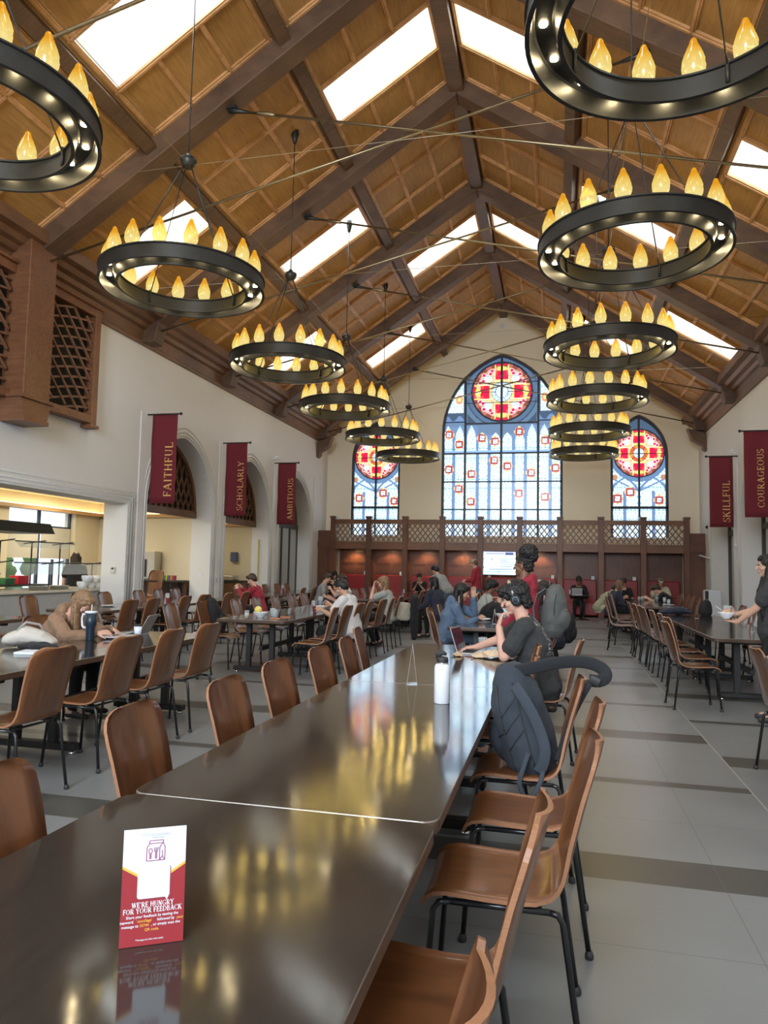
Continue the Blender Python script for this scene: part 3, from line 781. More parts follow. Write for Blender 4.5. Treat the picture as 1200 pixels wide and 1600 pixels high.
# a bit of planting outside that window
mb = MB()
for i in range(60):
    c = V((BX-2.2+random.uniform(-.3, .3), random.uniform(13.6, 16.2), random.uniform(.2, 1.8))); mb.ball(c, random.uniform(.12, .25), k=6, l=4)
tag(obj('shrub', mb, mat('shrub_leaves', (.10, .24, .05), .8)), 'green shrub outside the servery window', 'shrub')
# right recesses: grey doors set back in the arches
m_door = mat('grey_door', (.50, .50, .46), .6); m_dframe = mat('dark_door_frame', (.05, .052, .055), .5)
for i, c in enumerate(ACR):
    d = thing('door_%d' % (i+1), None, None, (XR+.5, c, 0)); d['kind'] = 'structure'
    pts = arch_pts(0, AW, ASP, AAP, 10)
    obj('door_panel', MB().prism([(-AW, 0)]+pts+[(AW, 0)], (.03, 0, 0), (0, 1, 0), (0, 0, 1), (.05, 0, 0)), m_door, d)
    mb = MB()
    lp = [(0, -AW+.05, 0)]+[(0, y*(AW-.05)/AW, z) for y, z in pts]+[(0, AW-.05, 0)]
    for p, q in zip(lp, lp[1:]): mb.bar(p, q, .10, .08, (1, 0, 0))
    mb.box((-.03, -.05, 0), (.03, .05, 2.7)); mb.box((-.03, -AW, 2.6), (.03, AW, 2.75))
    obj('door_frame', mb, m_dframe, d)
# ------------------------------------------------------------------ chandeliers
def make_chandelier():
    t = thing('chandelier', 'x', 'chandelier')
    Ro, Ri, h = .95, .755, .17
    # outer and inner bands with rolled lips, joined by a recessed channel
    prof = [(Ro, -h/2), (Ro+.018, -h/2), (Ro+.018, -h/2+.016), (Ro+.004, -h/2+.022), (Ro+.004, h/2-.02), (Ro+.02, h/2-.014), (Ro+.02, h/2),
            (Ri-.02, h/2), (Ri-.02, h/2-.014), (Ri-.004, h/2-.02), (Ri-.004, -h/2+.022), (Ri-.018, -h/2+.016), (Ri-.018, -h/2), (Ri, -h/2),
            (Ri+.012, -h/2), (Ri+.03, h/2-.055), (Ri+.045, h/2-.045), (Ro-.045, h/2-.045), (Ro-.03, h/2-.055), (Ro-.012, -h/2)]
    mb = MB().lathe(prof, 72, closed=True)
    for i in range(len(mb.sm)): mb.sm[i] = True
    rim = obj('ring', mb, m_iron, t); rim.modifiers.new('edge', 'EDGE_SPLIT').split_angle = .5
    z1 = 1.50
    for i in range(4):
        a = math.pi/4+i*math.pi/2+.3; c_, s_ = math.cos(a), math.sin(a)
        obj('hanger_rod', MB().tube([(Ri*c_, Ri*s_, .02), (.05*c_, .05*s_, z1-.03)], .007, 6), m_iron, t)
        obj('hanger_plate', MB().tube([(( Ri-.015)*c_, (Ri-.015)*s_, -.06), ((Ri-.015)*c_, (Ri-.015)*s_, .10)], .014, 6), m_iron, t)
    hub = obj('hub', MB().lathe([(0, -.06), (.05, -.055), (.075, -.03), (.10, .02), (.10, .06), (.05, .075), (.03, .12), (0, .12)], 20, (0, 0, z1)), m_iron, t)
    g = [(r*1.12, z*1.2) for r, z in [(.0, 0), (.030, 0), (.052, .022), (.066, .055), (.071, .085), (.069, .115), (.058, .155), (.042, .195), (.026, .23), (.020, .25), (.012, .262), (0, .266)]]
    cme = MB().lathe(g, 20, ribs=10, ramp=.055, twist=4).mesh('candle_glass', m_candle)
    cup = MB().lathe([(.0, 0), (.036, 0), (.040, .012), (.030, .018), (0, .018)], 12).mesh('candle_cup', m_iron)
    lens = MB().lathe([(0, 0), (.026, 0), (.026, .006), (0, .006)], 12).mesh('led_lens', m_led)
    bulb = bpy.data.lights.new('candle_bulb', 'POINT'); bulb.energy = CANDLE_W; bulb.color = (1, .82, .50); bulb.shadow_soft_size = .012
    for i in range(16):
        a = 2*math.pi*(i+.5)/16; r = (Ro+Ri)/2; c_, s_ = math.cos(a), math.sin(a)
        c = obj('candle_glass', cme, None, t, (r*c_, r*s_, h/2+.014), (0, 0, a))
        k = obj('candle_cup', cup, None, c, (0, 0, -.014))
        b = bpy.data.objects.new('candle_bulb', bulb); COL.objects.link(b); b.parent = c; b.location = (0, 0, .075)
        a += math.pi/16
        obj('downlight_lens', lens, None, t, (r*math.cos(a), r*math.sin(a), h/2-.052))
    return t
CANDLE_W = 4.2
ch0 = make_chandelier()
CHY = [4.35, 7.65, 11.15, 14.5, 17.95, 21.25]
for side, x, sn in ((-1, -4.37, 'left'), (1, .77, 'right')):
    for k, y in enumerate(CHY):
        c = ch0 if (side < 0 and k == 0) else copy_tree(ch0)
        c.location = (x, y, 4.83); c['group'] = 'ring chandeliers'; c['category'] = 'chandelier'
        c['label'] = 'black iron ring chandelier with amber glass candles, %s in the %s row' % (ORD[k] if k < 5 else 'farthest', sn)
for side, x in ((-1, -4.37), (1, .77)):
    zt = roofz(x)
    for c in [o for o in COL.objects if o.name.startswith('chandelier') and o.parent is None and abs(o.location.x-x) < .01]:
        h_ = zt-4.83-.02
        obj('drop_rod', MB().tube([(0, 0, 1.6), (0, 0, h_)], .0085, 6), m_iron, c)
        obj('canopy', MB().lathe([(0, h_+.08), (.06, h_+.08), (.065, h_-.02), (.045, h_-.10), (.028, h_-.17), (0, h_-.18)], 14), m_iron, c)
# sway cables through the hubs
for sn, x in (('left', -4.37), ('right', .77)):
    tag(obj('sway_cable', MB().tube([(x, YB, 6.33), (x, YF, 6.33)], .004, 5), m_cable), 'thin cable running the length of the hall through the hubs of the %s chandeliers' % sn, 'cable')
for k, y in enumerate(CHY):
    tag(obj('sway_cable', MB().tube([(XL-.0, y, 6.31), (XR, y, 6.31)], .004, 5), m_cable), 'thin cable crossing the hall through the hubs of the %s pair of chandeliers' % ORD[k], 'cable')

# ------------------------------------------------------------------ banners with serif lettering
GLY = {  # strokes: (x0,y0,x1,y1,width) in a unit-high cell, arcs: ('a',cx,cy,rx,ry,deg0,deg1,w)
 'I': (.42, [(.21, 0, .21, 1, .12), 's.21,0', 's.21,1']),
 'L': (.70, [(.16, 0, .16, 1, .12), 's.16,0', 's.16,1', (.16, .03, .66, .03, .06), (.65, 0, .65, .24, .05)]),
 'F': (.66, [(.16, 0, .16, 1, .12), 's.16,0', 's.16,1', (.16, .97, .62, .97, .06), (.61, 1, .61, .78, .05), (.16, .52, .50, .52, .06), (.49, .42, .49, .62, .05)]),
 'E': (.68, [(.16, 0, .16, 1, .12), 's.16,0', 's.16,1', (.16, .97, .60, .97, .06), (.59, 1, .59, .80, .05), (.16, .52, .50, .52, .06), (.49, .42, .49, .62, .05), (.16, .03, .64, .03, .06), (.63, 0, .63, .24, .05)]),
 'T': (.74, [(.37, 0, .37, 1, .12), 's.37,0', (.05, .97, .69, .97, .06), (.06, 1, .06, .78, .05), (.68, 1, .68, .78, .05)]),
 'H': (.90, [(.17, 0, .17, 1, .12), (.73, 0, .73, 1, .12), 's.17,0', 's.17,1', 's.73,0', 's.73,1', (.17, .52, .73, .52, .06)]),
 'N': (.92, [(.17, 0, .17, 1, .07), (.75, 0, .75, 1, .07), (.17, .98, .75, .02, .13), 's.17,0', 's.17,.98', 's.75,1']),
 'M': (1.08, [(.16, 0, .16, 1, .07), (.90, 0, .90, 1, .12), (.16, .98, .52, .05, .12), (.52, .05, .90, .98, .06), 's.16,0', 's.90,0', 's.16,1', 's.90,1']),
 'A': (.88, [(.12, 0, .44, 1, .06), (.44, 1, .78, 0, .13), 's.12,0', 's.78,0', (.22, .35, .66, .35, .06)]),
 'K': (.88, [(.17, 0, .17, 1, .12), 's.17,0', 's.17,1', (.22, .46, .70, .98, .06), (.36, .60, .76, .02, .12), 's.70,1', 's.76,0']),
 'Y': (.84, [(.42, 0, .42, .48, .12), 's.42,0', (.12, .98, .42, .46, .12), (.42, .46, .72, .98, .06), 's.12,1', 's.72,1']),
 'W': (1.2, [(.12, .98, .36, .02, .12), (.36, .02, .60, .90, .06), (.60, .90, .82, .02, .12), (.82, .02, 1.06, .98, .06), 's.12,1', 's.60,1', 's1.06,1']),
 'O': (.94, [('a', .47, .5, .36, .47, 0, 360, .10)]),
 'C': (.86, [('a', .48, .5, .37, .47, 48, 312, .10), (.74, .98, .74, .74, .05), (.74, .02, .74, .24, .05)]),
 'G': (.94, [('a', .48, .5, .37, .47, 48, 320, .10), (.74, .98, .74, .74, .05), (.76, .05, .76, .42, .12), 's.76,.42']),
 'D': (.92, [(.17, 0, .17, 1, .12), ('a', .36, .5, .46, .47, -90, 90, .10), (.10, .97, .38, .97, .06), (.10, .03, .38, .03, .06)]),
 'U': (.88, [(.17, .34, .17, 1, .12), (.71, .34, .71, 1, .07), ('a', .44, .34, .27, .32, 180, 360, .09), 's.17,1', 's.71,1']),
 'S': (.62, [('a', .31, .74, .22, .23, 40, 270, .10), ('a', .31, .27, .24, .25, -220, 90, .11) if False else ('a', .31, .26, .24, .24, -150, 90, .11), (.52, .98, .52, .78, .05), (.07, .02, .07, .24, .05)]),
 'R': (.86, [(.17, 0, .17, 1, .12), 's.17,0', (.10, .97, .36, .97, .06), (.17, .50, .38, .50, .06), ('a', .36, .735, .27, .235, -90, 90, .10), (.40, .50, .72, .02, .12), 's.74,0']),
 'B': (.80, [(.17, 0, .17, 1, .12), (.10, .97, .36, .97, .06), (.10, .03, .38, .03, .06), (.17, .52, .38, .52, .06), ('a', .36, .745, .24, .225, -90, 90, .10), ('a', .38, .275, .28, .245, -90, 90, .10)]),
 "'": (.25, [(.12, .75, .12, 1, .08)]), ' ': (.36, []),
}
def serif_text(text, height, th=.004, weight=1.0, track=.06):
    """flat serif capitals in the xy plane, centred; returns MB and width"""
    mb = MB(); x = 0; H = height
    def st(x0, y0, x1, y1, w):
        p, q = V((x0, y0, 0)), V((x1, y1, 0)); mb.bar(p*H, q*H, w*H*weight, th, (0, 0, 1))
    for chh in text:
        w, items = GLY[chh]
        for it in items:
            if isinstance(it, str):
                a, b = it[1:].split(','); a, b = float(a)+x, float(b); b = min(max(b, .02), .98); st(a-.11, b, a+.11, b, .045)
            elif it[0] == 'a':
                _, cx, cy, rx, ry, d0, d1, ww = it; n = max(6, int(abs(d1-d0)/20)); prev = None
                for i in range(n+1):
                    t = math.radians(d0+(d1-d0)*i/n); c_, s_ = math.cos(t), math.sin(t)
                    k = ww*(.35+.65*abs(c_))*weight/2; o_ = (cx+x+(rx+k)*c_, cy+(ry+k*.6)*s_); i_ = (cx+x+(rx-k)*c_, cy+(ry-k*.6)*s_)
                    if prev: mb.add([(prev[0][0]*H, prev[0][1]*H, th/2), (o_[0]*H, o_[1]*H, th/2), (i_[0]*H, i_[1]*H, th/2), (prev[1][0]*H, prev[1][1]*H, th/2)], [(0, 1, 2, 3)])
                    prev = (o_, i_)
            else: st(it[0]+x, it[1], it[2]+x, it[3], it[4])
        x += w+track
    W_ = (x-track)*H; mb.v = [(a-W_/2, b-H/2, c) for a, b, c in mb.v]
    return mb, W_
def banner(word, side, y, lab):
    xw = XL if side < 0 else XR; x0 = xw-side*.12; x1 = xw-side*.68; xm = (x0+x1)/2
    t = thing('banner', lab, 'banner', (xm, y, 0), 0, 'hall banners')
    n = 14; mb = MB(); vs = []; fs = []; w = abs(x1-x0)/2
    for j in range(n+1):
        z = 4.46-(4.46-2.66)*j/n
        for i in range(7):
            u = i/6; yy = .012*math.sin(u*6+y)*j/n+.008*math.sin(j*.9+y)
            vs.append((-w+2*w*u, yy, z))
    for j in range(n):
        for i in range(6): fs.append((j*7+i, j*7+i+1, (j+1)*7+i+1, (j+1)*7+i))
    mb.add(vs, fs, 0, True); o = obj('cloth', mb, m_red, t); sdd = o.modifiers.new('thickness', 'SOLIDIFY'); sdd.thickness = .005
    a = (xw-xm, 0, 4.475); b = (-side*(.75-.40), 0, 4.475)
    rod = obj('rod', MB().tube([a, b], .016, 10).ball(b, .032, k=10, l=6), m_black, t)
    lt, W_ = serif_text(word, .168, track=.10, weight=1.3)
    s = 1.22/W_ if W_ > 1.22 else 1.0
    lt.v = [(x*s, yv*s, z) for x, yv, z in lt.v]; W_ *= s
    zc = 2.66+.13+W_/2
    if word == 'COURAGEOUS': zc = 2.66+.2+W_/2
    lt.v = [(-yv+(.13 if side < 0 else .03)+(.08 if word == 'SKILLFUL' else 0), -.032-z, x+zc) for x, yv, z in lt.v]   # reads upward, facing the camera
    obj('lettering', lt, m_gold, t)
    return t
banner('FAITHFUL', -1, 13.0, 'dark red banner lettered FAITHFUL in gold, nearest on the left wall')
banner('SCHOLARLY', -1, 16.4, 'dark red banner lettered SCHOLARLY in gold, middle of the left wall')
banner('AMBITIOUS', -1, 19.85, 'dark red banner lettered AMBITIOUS in gold, farthest on the left wall')
banner('SKILLFUL', 1, 19.8, 'dark red banner lettered SKILLFUL in gold on the right wall')
banner('COURAGEOUS', 1, 16.3, 'dark red banner lettered COURAGEOUS in gold at the right edge')
for i, (x, y, lab) in enumerate(((XL+.06, 19.72, 'left wall above the AMBITIOUS banner'), (XR-.06, 19.95, 'right wall above the SKILLFUL banner'))):
    sg = 1 if x < 0 else -1
    tag(obj('emergency_light', MB().box((x-.06, y-.05, 4.56), (x+.06, y+.05, 4.60)).ball((x+sg*.06, y-.08, 4.62), .04, k=8, l=6).ball((x+sg*.06, y+.08, 4.62), .04, k=8, l=6), m_white), 'small white twin head emergency light on the '+lab, 'emergency light')

# ------------------------------------------------------------------ wooden lattice box high on the left wall
t = thing('wall_lattice_screen', 'dark wooden screen with curved lattice and central post, high on the left wall', 'screen', (XL, 9.27, 0))
mb = MB(); X0, X1 = .0, .20
def lat_panel(ya, yb, zb, zt):
    mb = MB()
    for sgn in (1, -1):
        for i in range(-6, 16):
            pts = []
            for j in range(13):
                u = j/12; y = ya+(yb-ya)*u
                if sgn > 0: z = zb+i*.17+.22*math.sin(u*math.pi*.5)*1.0+.10*u
                else: z = zb+i*.30+1.35*(1-u)-.9
                if zb < z < zt: pts.append((X1-.05-.02*(sgn > 0), y, z))
                elif pts: break
            if len(pts) > 1:
                for p, q in zip(pts, pts[1:]): mb.bar(p, q, .03, .034, (1, 0, 0) if False else (0, -(q[2]-p[2]), q[1]-p[1]))
    return mb
obj('lattice', lat_panel(9.62-9.27, 10.93-9.27, 4.0, 5.78), m_lat, t)
obj('lattice', lat_panel(7.55-9.27, 8.92-9.27, 4.0, 5.78), m_lat, t)
obj('shade_backing', MB().box((.005, -1.85, 3.95), (.03, 1.75, 5.8)), m_dark, t)  # near-black sheet: the shade behind the lattice put into colour
fr = MB()
fr.box((X0, 10.92-9.27, 3.84), (X1, 11.07-9.27, 6.02)).box((X0, 7.4-9.27, 3.84), (X1, 7.55-9.27, 6.02))
fr.box((X0, -1.87, 3.88), (X1-.01, 1.8, 4.02)).box((X0, -1.87, 5.78), (X1-.01, 1.8, 5.92)).box((X0, -1.9, 5.92), (X1+.04, 1.84, 5.97)).box((X0, 1.62, 3.80), (X1+.03, 1.84, 3.86))
o = obj('frame', fr, m_balcb, t); bevel(o, .008, 1)
o = obj('post', MB().box((X0, -.28, 3.9), (.42, .30, 6.5)), m_balcb, t); bevel(o, .01, 1)
o = obj('post_foot', MB().prism([(-.32, 3.9), (.34, 3.9), (.26, 3.58), (-.24, 3.58)], (0, 0, 0), (0, 1, 0), (0, 0, 1), (.42, 0, 0)).box((0, -.36, 3.88), (.46, .38, 3.93)).box((0, -.26, 3.54), (.44, .28, 3.60)), m_balcb, t)

# dark lattice in the heads of the arches, doors in the far one
for c, lab in ((AC[0], 'nearest arch'), (AC[1], 'middle arch')):
    t = thing('arch_screen', 'dark wooden lattice screen filling the head of the %s on the left' % lab, 'screen', (XL-.46, c, 0))
    mb = MB(); f = arch_f(0, AW, ASP, AAP)
    for sgn in (-1, 1):
        for i in range(-14, 15):
            pts = []
            for j in range(40):
                v = 2.70+j*.045; u = i*.24+sgn*(v-2.6)*.42+sgn*.10*math.sin((v-2.6)*2)
                if abs(u) < AW-.03 and v < f(u)-.03: pts.append((0, u, v))
            for p, q in zip(pts[::3], pts[3::3]): mb.bar(p, q, .035, .035, (1, 0, 0))
    obj('lattice', mb, m_cornice, t)
    obj('shade_backing', MB().prism([(-AW, 2.70)]+[(y, max(z, 2.70)) for y, z in arch_pts(0, AW, ASP, AAP, 12)]+[(AW, 2.70)], (-.055, 0, 0), (0, 1, 0), (0, 0, 1), (.02, 0, 0)), m_dark, t)  # dark sheet added so no bright room shows through the lattice
    obj('rail', MB().box((-.06, -AW, 2.56), (.06, AW, 2.72)), m_cornice, t)
    fm = MB(); ap_ = arch_pts(0, AW-.04, ASP, AAP-.06, 12)
    for p, q in zip(ap_, ap_[1:]): fm.bar((0, *p), (0, *q), .10, .10, (1, 0, 0))
    obj('frame', fm, m_cornice, t)
d = thing('door_12', None, None, (XL-.48, AC[2], 0)); d['kind'] = 'structure'
fm = MB()
for y in (-1.4, -.7, 0, .7, 1.4): fm.box((-.04, y-.05, 0), (.04, y+.05, 2.75))
fm.box((-.05, -AW, 2.68), (.05, AW, 2.82)).box((-.04, -AW, 0), (.04, AW, .2))
obj('door_frame', fm, m_dframe, d); obj('door_glass', MB().box((-.01, -1.4, .2), (.01, 1.4, 2.7)), mat('frosted_door_glass', (.46, .50, .50), .35), d)
fm = MB().prism([(-AW, 2.75)]+[(y, max(z, 2.75)) for y, z in arch_pts(0, AW, ASP, AAP, 12)]+[(AW, 2.75)], (-.03, 0, 0), (0, 1, 0), (0, 0, 1), (.05, 0, 0))
obj('door_transom', fm, m_dframe, d)
tag(obj('gable_sensor', MB().box((XC-.10, YF-.05, 9.84), (XC+.02, YF-.001, 10.03)).box((XC-.08, YF-.06, 9.87), (XC, YF-.045, 10.0)), m_white), 'small white box high on the gable wall above the main window', 'sensor')
# ------------------------------------------------------------------ tables
def make_table():
    t = thing('dining_table', 'x', 'table')
    w, l, r = .498, 1.218, .055; pts = []
    for cx, cy, a0 in ((w-r, l-r, 0), (-w+r, l-r, 90), (-w+r, -l+r, 180), (w-r, -l+r, 270)):
        for i in range(6): a = math.radians(a0+i*18); pts.append((cx+r*math.cos(a), cy+r*math.sin(a)))
    def ring(sc, z): return [(x-sc*(1 if x > 0 else -1), y-sc*(1 if y > 0 else -1), z) for x, y in pts]
    n = len(pts); zs = [(.006, .70, 2), (0, .708, 2), (0, .7415, 1), (.0022, .745, 0)]
    mb = MB(); vs = []
    for s_, z, m_ in zs: vs += ring(s_, z)
    o_ = 0
    fs = [tuple(range(n-1, -1, -1))]; mi = [2]
    for k in range(3):
        for i in range(n): fs.append((k*n+i, k*n+(i+1) % n, (k+1)*n+(i+1) % n, (k+1)*n+i)); mi.append(2 if k < 2 else 1)
    fs.append(tuple(3*n+i for i in range(n))); mi.append(0)
    mb.add(vs, fs); mb.m = mi
    obj('tabletop', mb, [m_table, m_tedge, m_tside], t)
    for sy_ in (-1, 1):
        y = sy_*.82
        for sx in (-1, 1): bevel(obj('leg', MB().box((sx*.17-.035, y-.03, .07), (sx*.17+.035, y+.03, .67)), m_tleg, t), .005, 1)
        f = obj('foot_bar', MB().box((-.38, y-.04, .03), (.38, y+.04, .085)), m_tleg, t); bevel(f, .006, 1)
        for sx in (-1, 1): obj('glide', MB().lathe([(0, 0), (.024, 0), (.026, .012), (.014, .03), (0, .03)], 10, (sx*.34, y, 0)), m_chrome, f)
        bevel(obj('support_bar', MB().box((-.36, y-.035, .655), (.36, y+.035, .70)), m_tleg, t), .005, 1)
    obj('stretcher', MB().box((-.025, -.82, .30), (.025, .82, .36)), m_tleg, t)
    return t
tb0 = make_table(); first = True
TABLES = []
def tables(x, ys, row, names):
    global first
    for y, nm in zip(ys, names):
        t = tb0 if first else copy_tree(tb0); first = False
        t.location = (x, y, 0); t['label'] = 'dark dining table in the %s, %s' % (row, nm); t['category'] = 'table'; t['group'] = 'dining tables'
        TABLES.append(t)
tables(-.83, [.902, 3.342, 5.782], 'centre row', ['nearest to the camera, carrying the feedback card', 'second from the camera, carrying the white bottle', 'third from the camera, carrying the laptop'])
tables(-.84, [10.33, 12.77], 'centre row', ['beyond the gap in front of the standing woman', 'last of the row'])
tables(-3.95, [.902, 3.342, 5.782], 'left row', ['mostly out of frame at the left edge', 'at the left edge behind the nearest left chairs', 'where the person in the brown hoodie sits'])
tables(-3.95, [10.2, 12.64], 'left row', ['with the lemon and glasses at its near end', 'where the man in the white tee sits'])
tables(-3.95, [16.9, 19.34], 'left row', ['in the far block, nearer one', 'in the far block, farther one'])
tables(-7.0, [6.9, 10.7, 13.14], 'far left row along the arcade', ['nearest in view', 'middle, with the white bowl', 'farther one'])
tables(-7.0, [17.3, 19.74], 'far left row along the arcade', ['in the far block, nearer', 'in the far block, farthest'])
tables(2.25, [10.19, 12.63], 'right row', ['nearest in view, beside the woman with the bowl', 'second in view, under the navy jacket'])
tables(2.25, [17.6, 20.04], 'right row', ['in the far block, nearer', 'in the far block, where students lean over work'])
tables(2.25, [5.3], 'right row', ['out of frame beside the near right chairs'])
tables(-.84, [17.2, 19.64], 'centre row', ['in the far block, nearer', 'in the far block, farther'])

# ------------------------------------------------------------------ chairs
def chair_meshes():
    prof = [(.238, .418), (.228, .440), (.205, .456), (.165, .463), (.10, .460), (.03, .456), (-.05, .454), (-.11, .458), (-.155, .470),
            (-.185, .492), (-.205, .525), (-.220, .57), (-.235, .63), (-.252, .70), (-.270, .77), (-.288, .83), (-.300, .87), (-.308, .895), (-.314, .915), (-.318, .928), (-.320, .934)]
    wid = [.190, .197, .203, .207, .208, .207, .205, .203, .200, .197, .193, .190, .192, .197, .201, .203, .201, .190, .170, .135, .09]
    n = len(prof); NX = 9; th = .0125
    def build(i0, i1, base):
        mb = MB(); front, back = [], []
        for i in range(i0, i1+1):
            y, z = prof[i]; a = prof[max(i-1, 0)]; b = prof[min(i+1, n-1)]
            d = V((0, b[0]-a[0], b[1]-a[1])).normalized(); nr = V((0, d.z, -d.y))          # towards the sitter
            k = max(0, min(1, (i-7)/5)); w = wid[i]
            for j in range(NX):
                u = -1+2*j/(NX-1); off = (.024*k+.006*(1-k))*(u*u)
                p = V((u*w, y, z))+nr*off
                front.append(p+nr*th*.5); back.append(p-nr*th*.5)
        m = i1-i0+1; vs = front+back; o = m*NX
        for i in range(m-1):
            for j in range(NX-1):
                mb.f.append((i*NX+j, i*NX+j+1, (i+1)*NX+j+1, (i+1)*NX+j)); mb.m.append(0); mb.sm.append(True)
                mb.f.append((o+i*NX+j, o+(i+1)*NX+j, o+(i+1)*NX+j+1, o+i*NX+j+1)); mb.m.append(0); mb.sm.append(True)
            for j in (0, NX-1):
                mb.f.append((i*NX+j, (i+1)*NX+j, o+(i+1)*NX+j, o+i*NX+j)); mb.m.append(1); mb.sm.append(False)
        for i in (0, m-1):
            for j in range(NX-1): mb.f.append((i*NX+j, i*NX+j+1, o+i*NX+j+1, o+i*NX+j)); mb.m.append(1); mb.sm.append(False)
        mb.v = [tuple(v) for v in vs]
        return mb
    return build(0, 9, 0), build(9, n-1, 0)
def make_chair():
    t = thing('dining_chair', 'x', 'chair')
    sb, bb = chair_meshes()
    obj('seat', sb, [m_chair, m_ply], t); obj('backrest', bb, [m_chair, m_ply], t)
    r = .0105
    for sx in (-1, 1):
        obj('seat_rail', MB().tube([(sx*.182, .155, .437), (sx*.182, -.15, .437)], r, 8), m_black, t)
        fl = obj('leg', MB().tube([(sx*.182, .155, .437), (sx*.183, .19, .432), (sx*.186, .208, .410), (sx*.205, .238, .02)], r, 8), m_black, t)
        rl = obj('leg', MB().tube([(sx*.182, -.15, .437), (sx*.183, -.175, .432), (sx*.186, -.190, .410), (sx*.205, -.245, .02)], r, 8), m_black, t)
        for o, y in ((fl, .2395), (rl, -.247)):
            obj('foot_cap', MB().lathe([(0, 0), (.014, 0), (.017, .006), (.017, .016), (.011, .030), (0, .032)], 10, (sx*.206, y, 0)), m_rubber, o)
    obj('cross_bar', MB().tube([(-.182, .06, .437), (.182, .06, .437)], .008, 6), m_black, t)
    obj('cross_bar', MB().tube([(-.182, -.12, .437), (.182, -.12, .437)], .008, 6), m_black, t)
    return t
ch_0 = make_chair(); cfirst = True; CH = {}
RN = {-1: 'left', 1: 'right'}
def chair(x, y, rz, label, key=None, group='plywood dining chairs'):
    global cfirst
    c = ch_0 if cfirst else copy_tree(ch_0); cfirst = False
    c.location = (x, y, 0); c.rotation_euler = (0, 0, math.radians(rz)); c['label'] = label; c['category'] = 'chair'; c['group'] = group
    if key: CH[key] = c
    return c
def row(xs, ys, face, place, jit=4, names=None):
    """face: +1 sitter looks to +x, -1 to -x; xs = x of the back top"""
    for i, y in enumerate(ys):
        x = xs[i] if isinstance(xs, (list, tuple)) else xs
        cx = x+.32*face; rz = -90*face+random.uniform(-jit, jit)
        nm = names[i] if names else (ORD[i]+' from the camera' if i else 'nearest the camera')
        chair(cx, y, rz, 'brown plywood chair %s, %s' % (place, nm.replace(' from the camera', ' one') if 'middle left tables' in place else nm))
row([-1.60, -1.56, -1.58, -1.58, -1.60], [2.52, 3.22, 3.90, 4.66, 5.38], 1, 'left of the centre table row', 3)
chair(-1.15, 1.62, -88, 'brown plywood chair with a chipped edge, cut off by the photo\'s left edge')
chair(-1.42, 6.25, -84, 'brown plywood chair at the left corner where the third centre table ends')
chair(-1.22, 9.0, -75, 'brown plywood chair standing alone in the gap behind the third centre table')
# right side of the centre row
chair(-.40, .98, 90, 'brown plywood chair at the bottom edge of the photo, nearest on the right side')
chair(-.33, 1.78, 88, 'brown plywood chair tucked at the nearest table, its curved back seen edge-on')
chair(-.17, 2.53, 91, 'brown plywood chair with its glossy seat fully seen, right of the table seam')
chair(-.12, 3.20, 90, 'brown plywood chair right of the second centre table, just before the backpack chair')
chair(-.17, 3.88, 90, 'brown plywood chair holding the dark grey backpack')
chair(-.42, 4.70, 92, 'brown plywood chair behind the backpack, nearer of two')
chair(-.42, 5.38, 93, 'brown plywood chair behind the backpack, farther of two')
chair(-.10, 6.05, 84, 'brown plywood chair under the man wearing headphones')
# centre row, second block
chair(-1.40, 9.85, -92, 'brown plywood chair at the second centre block, left side, nearest'); chair(-1.40, 10.75, -88, 'brown plywood chair under the girl in the blue denim hoodie')
chair(-1.42, 11.7, -90, 'brown plywood chair under the boy in the black tee at the second centre block'); chair(-1.42, 12.7, -90, 'brown plywood chair at the second centre block, left side, farthest')
for i, y in enumerate((9.6, 10.5, 11.4, 12.4, 13.2)):
    chair(-.22, y, 90+random.uniform(-4, 4), 'brown plywood chair right of the second centre block, '+(ORD[i]+' from the camera' if i else 'nearest'))
for i, y in enumerate((16.5, 17.3, 18.1, 18.9, 19.8)):
    chair(-1.45, y, -90, 'brown plywood chair left of the far centre block, '+(ORD[i]+' from the camera' if i else 'nearest'))
    chair(-.22, y, 90, 'brown plywood chair right of the far centre block, '+(ORD[i]+' from the camera' if i else 'nearest'))
# left row
row(-3.03, [4.02, 4.80, 5.45, 6.12], -1, 'right of the near left tables', 4)
chair(-4.68, 4.2, -90, "brown plywood chair on the near left table's far side, by the tote bag"); chair(-4.66, 6.15, -92, 'brown plywood chair under the person in the brown hoodie')
chair(-4.65, 6.95, -90, 'brown plywood chair beyond the person in the brown hoodie'); chair(-3.4, 8.05, -160 if False else -20, 'brown plywood chair turned at the near end of the middle left tables, left one') if False else None
row(-2.80, [9.2, 9.85, 10.55, 12.0, 12.7, 13.4], -1, 'right of the middle left tables', 6)
chair(-3.16, 11.25, 90, 'brown plywood chair under the man in the white tee')
row(-5.02, [8.75, 9.65], 1, 'by the middle left tables', 8)
row(-4.85, [10.4, 11.2, 12.0, 12.8, 13.5], 1, 'left of the middle left tables', 5)
row(-4.8, [16.2, 17.0, 17.8, 18.6, 19.6], 1, 'left of the far left block', 5)
row(-3.05, [16.2, 17.0, 17.8, 18.6, 19.6], -1, 'right of the far left block', 5)
# arcade row
row(-5.95, [8.3, 9.4, 10.0, 11.0, 11.7, 12.6, 13.4], -1, 'right of the arcade tables', 4)
row(-7.85, [7.5, 8.5, 9.5, 10.7, 11.4, 12.5, 13.2, 13.9], 1, 'left of the arcade tables', 4)
row(-6.0, [16.9, 17.8, 18.7, 19.6, 20.4], -1, 'right of the far arcade tables', 4)
row(-7.85, [16.9, 17.8, 18.7, 19.6, 20.4], 1, 'left of the far arcade tables', 4)
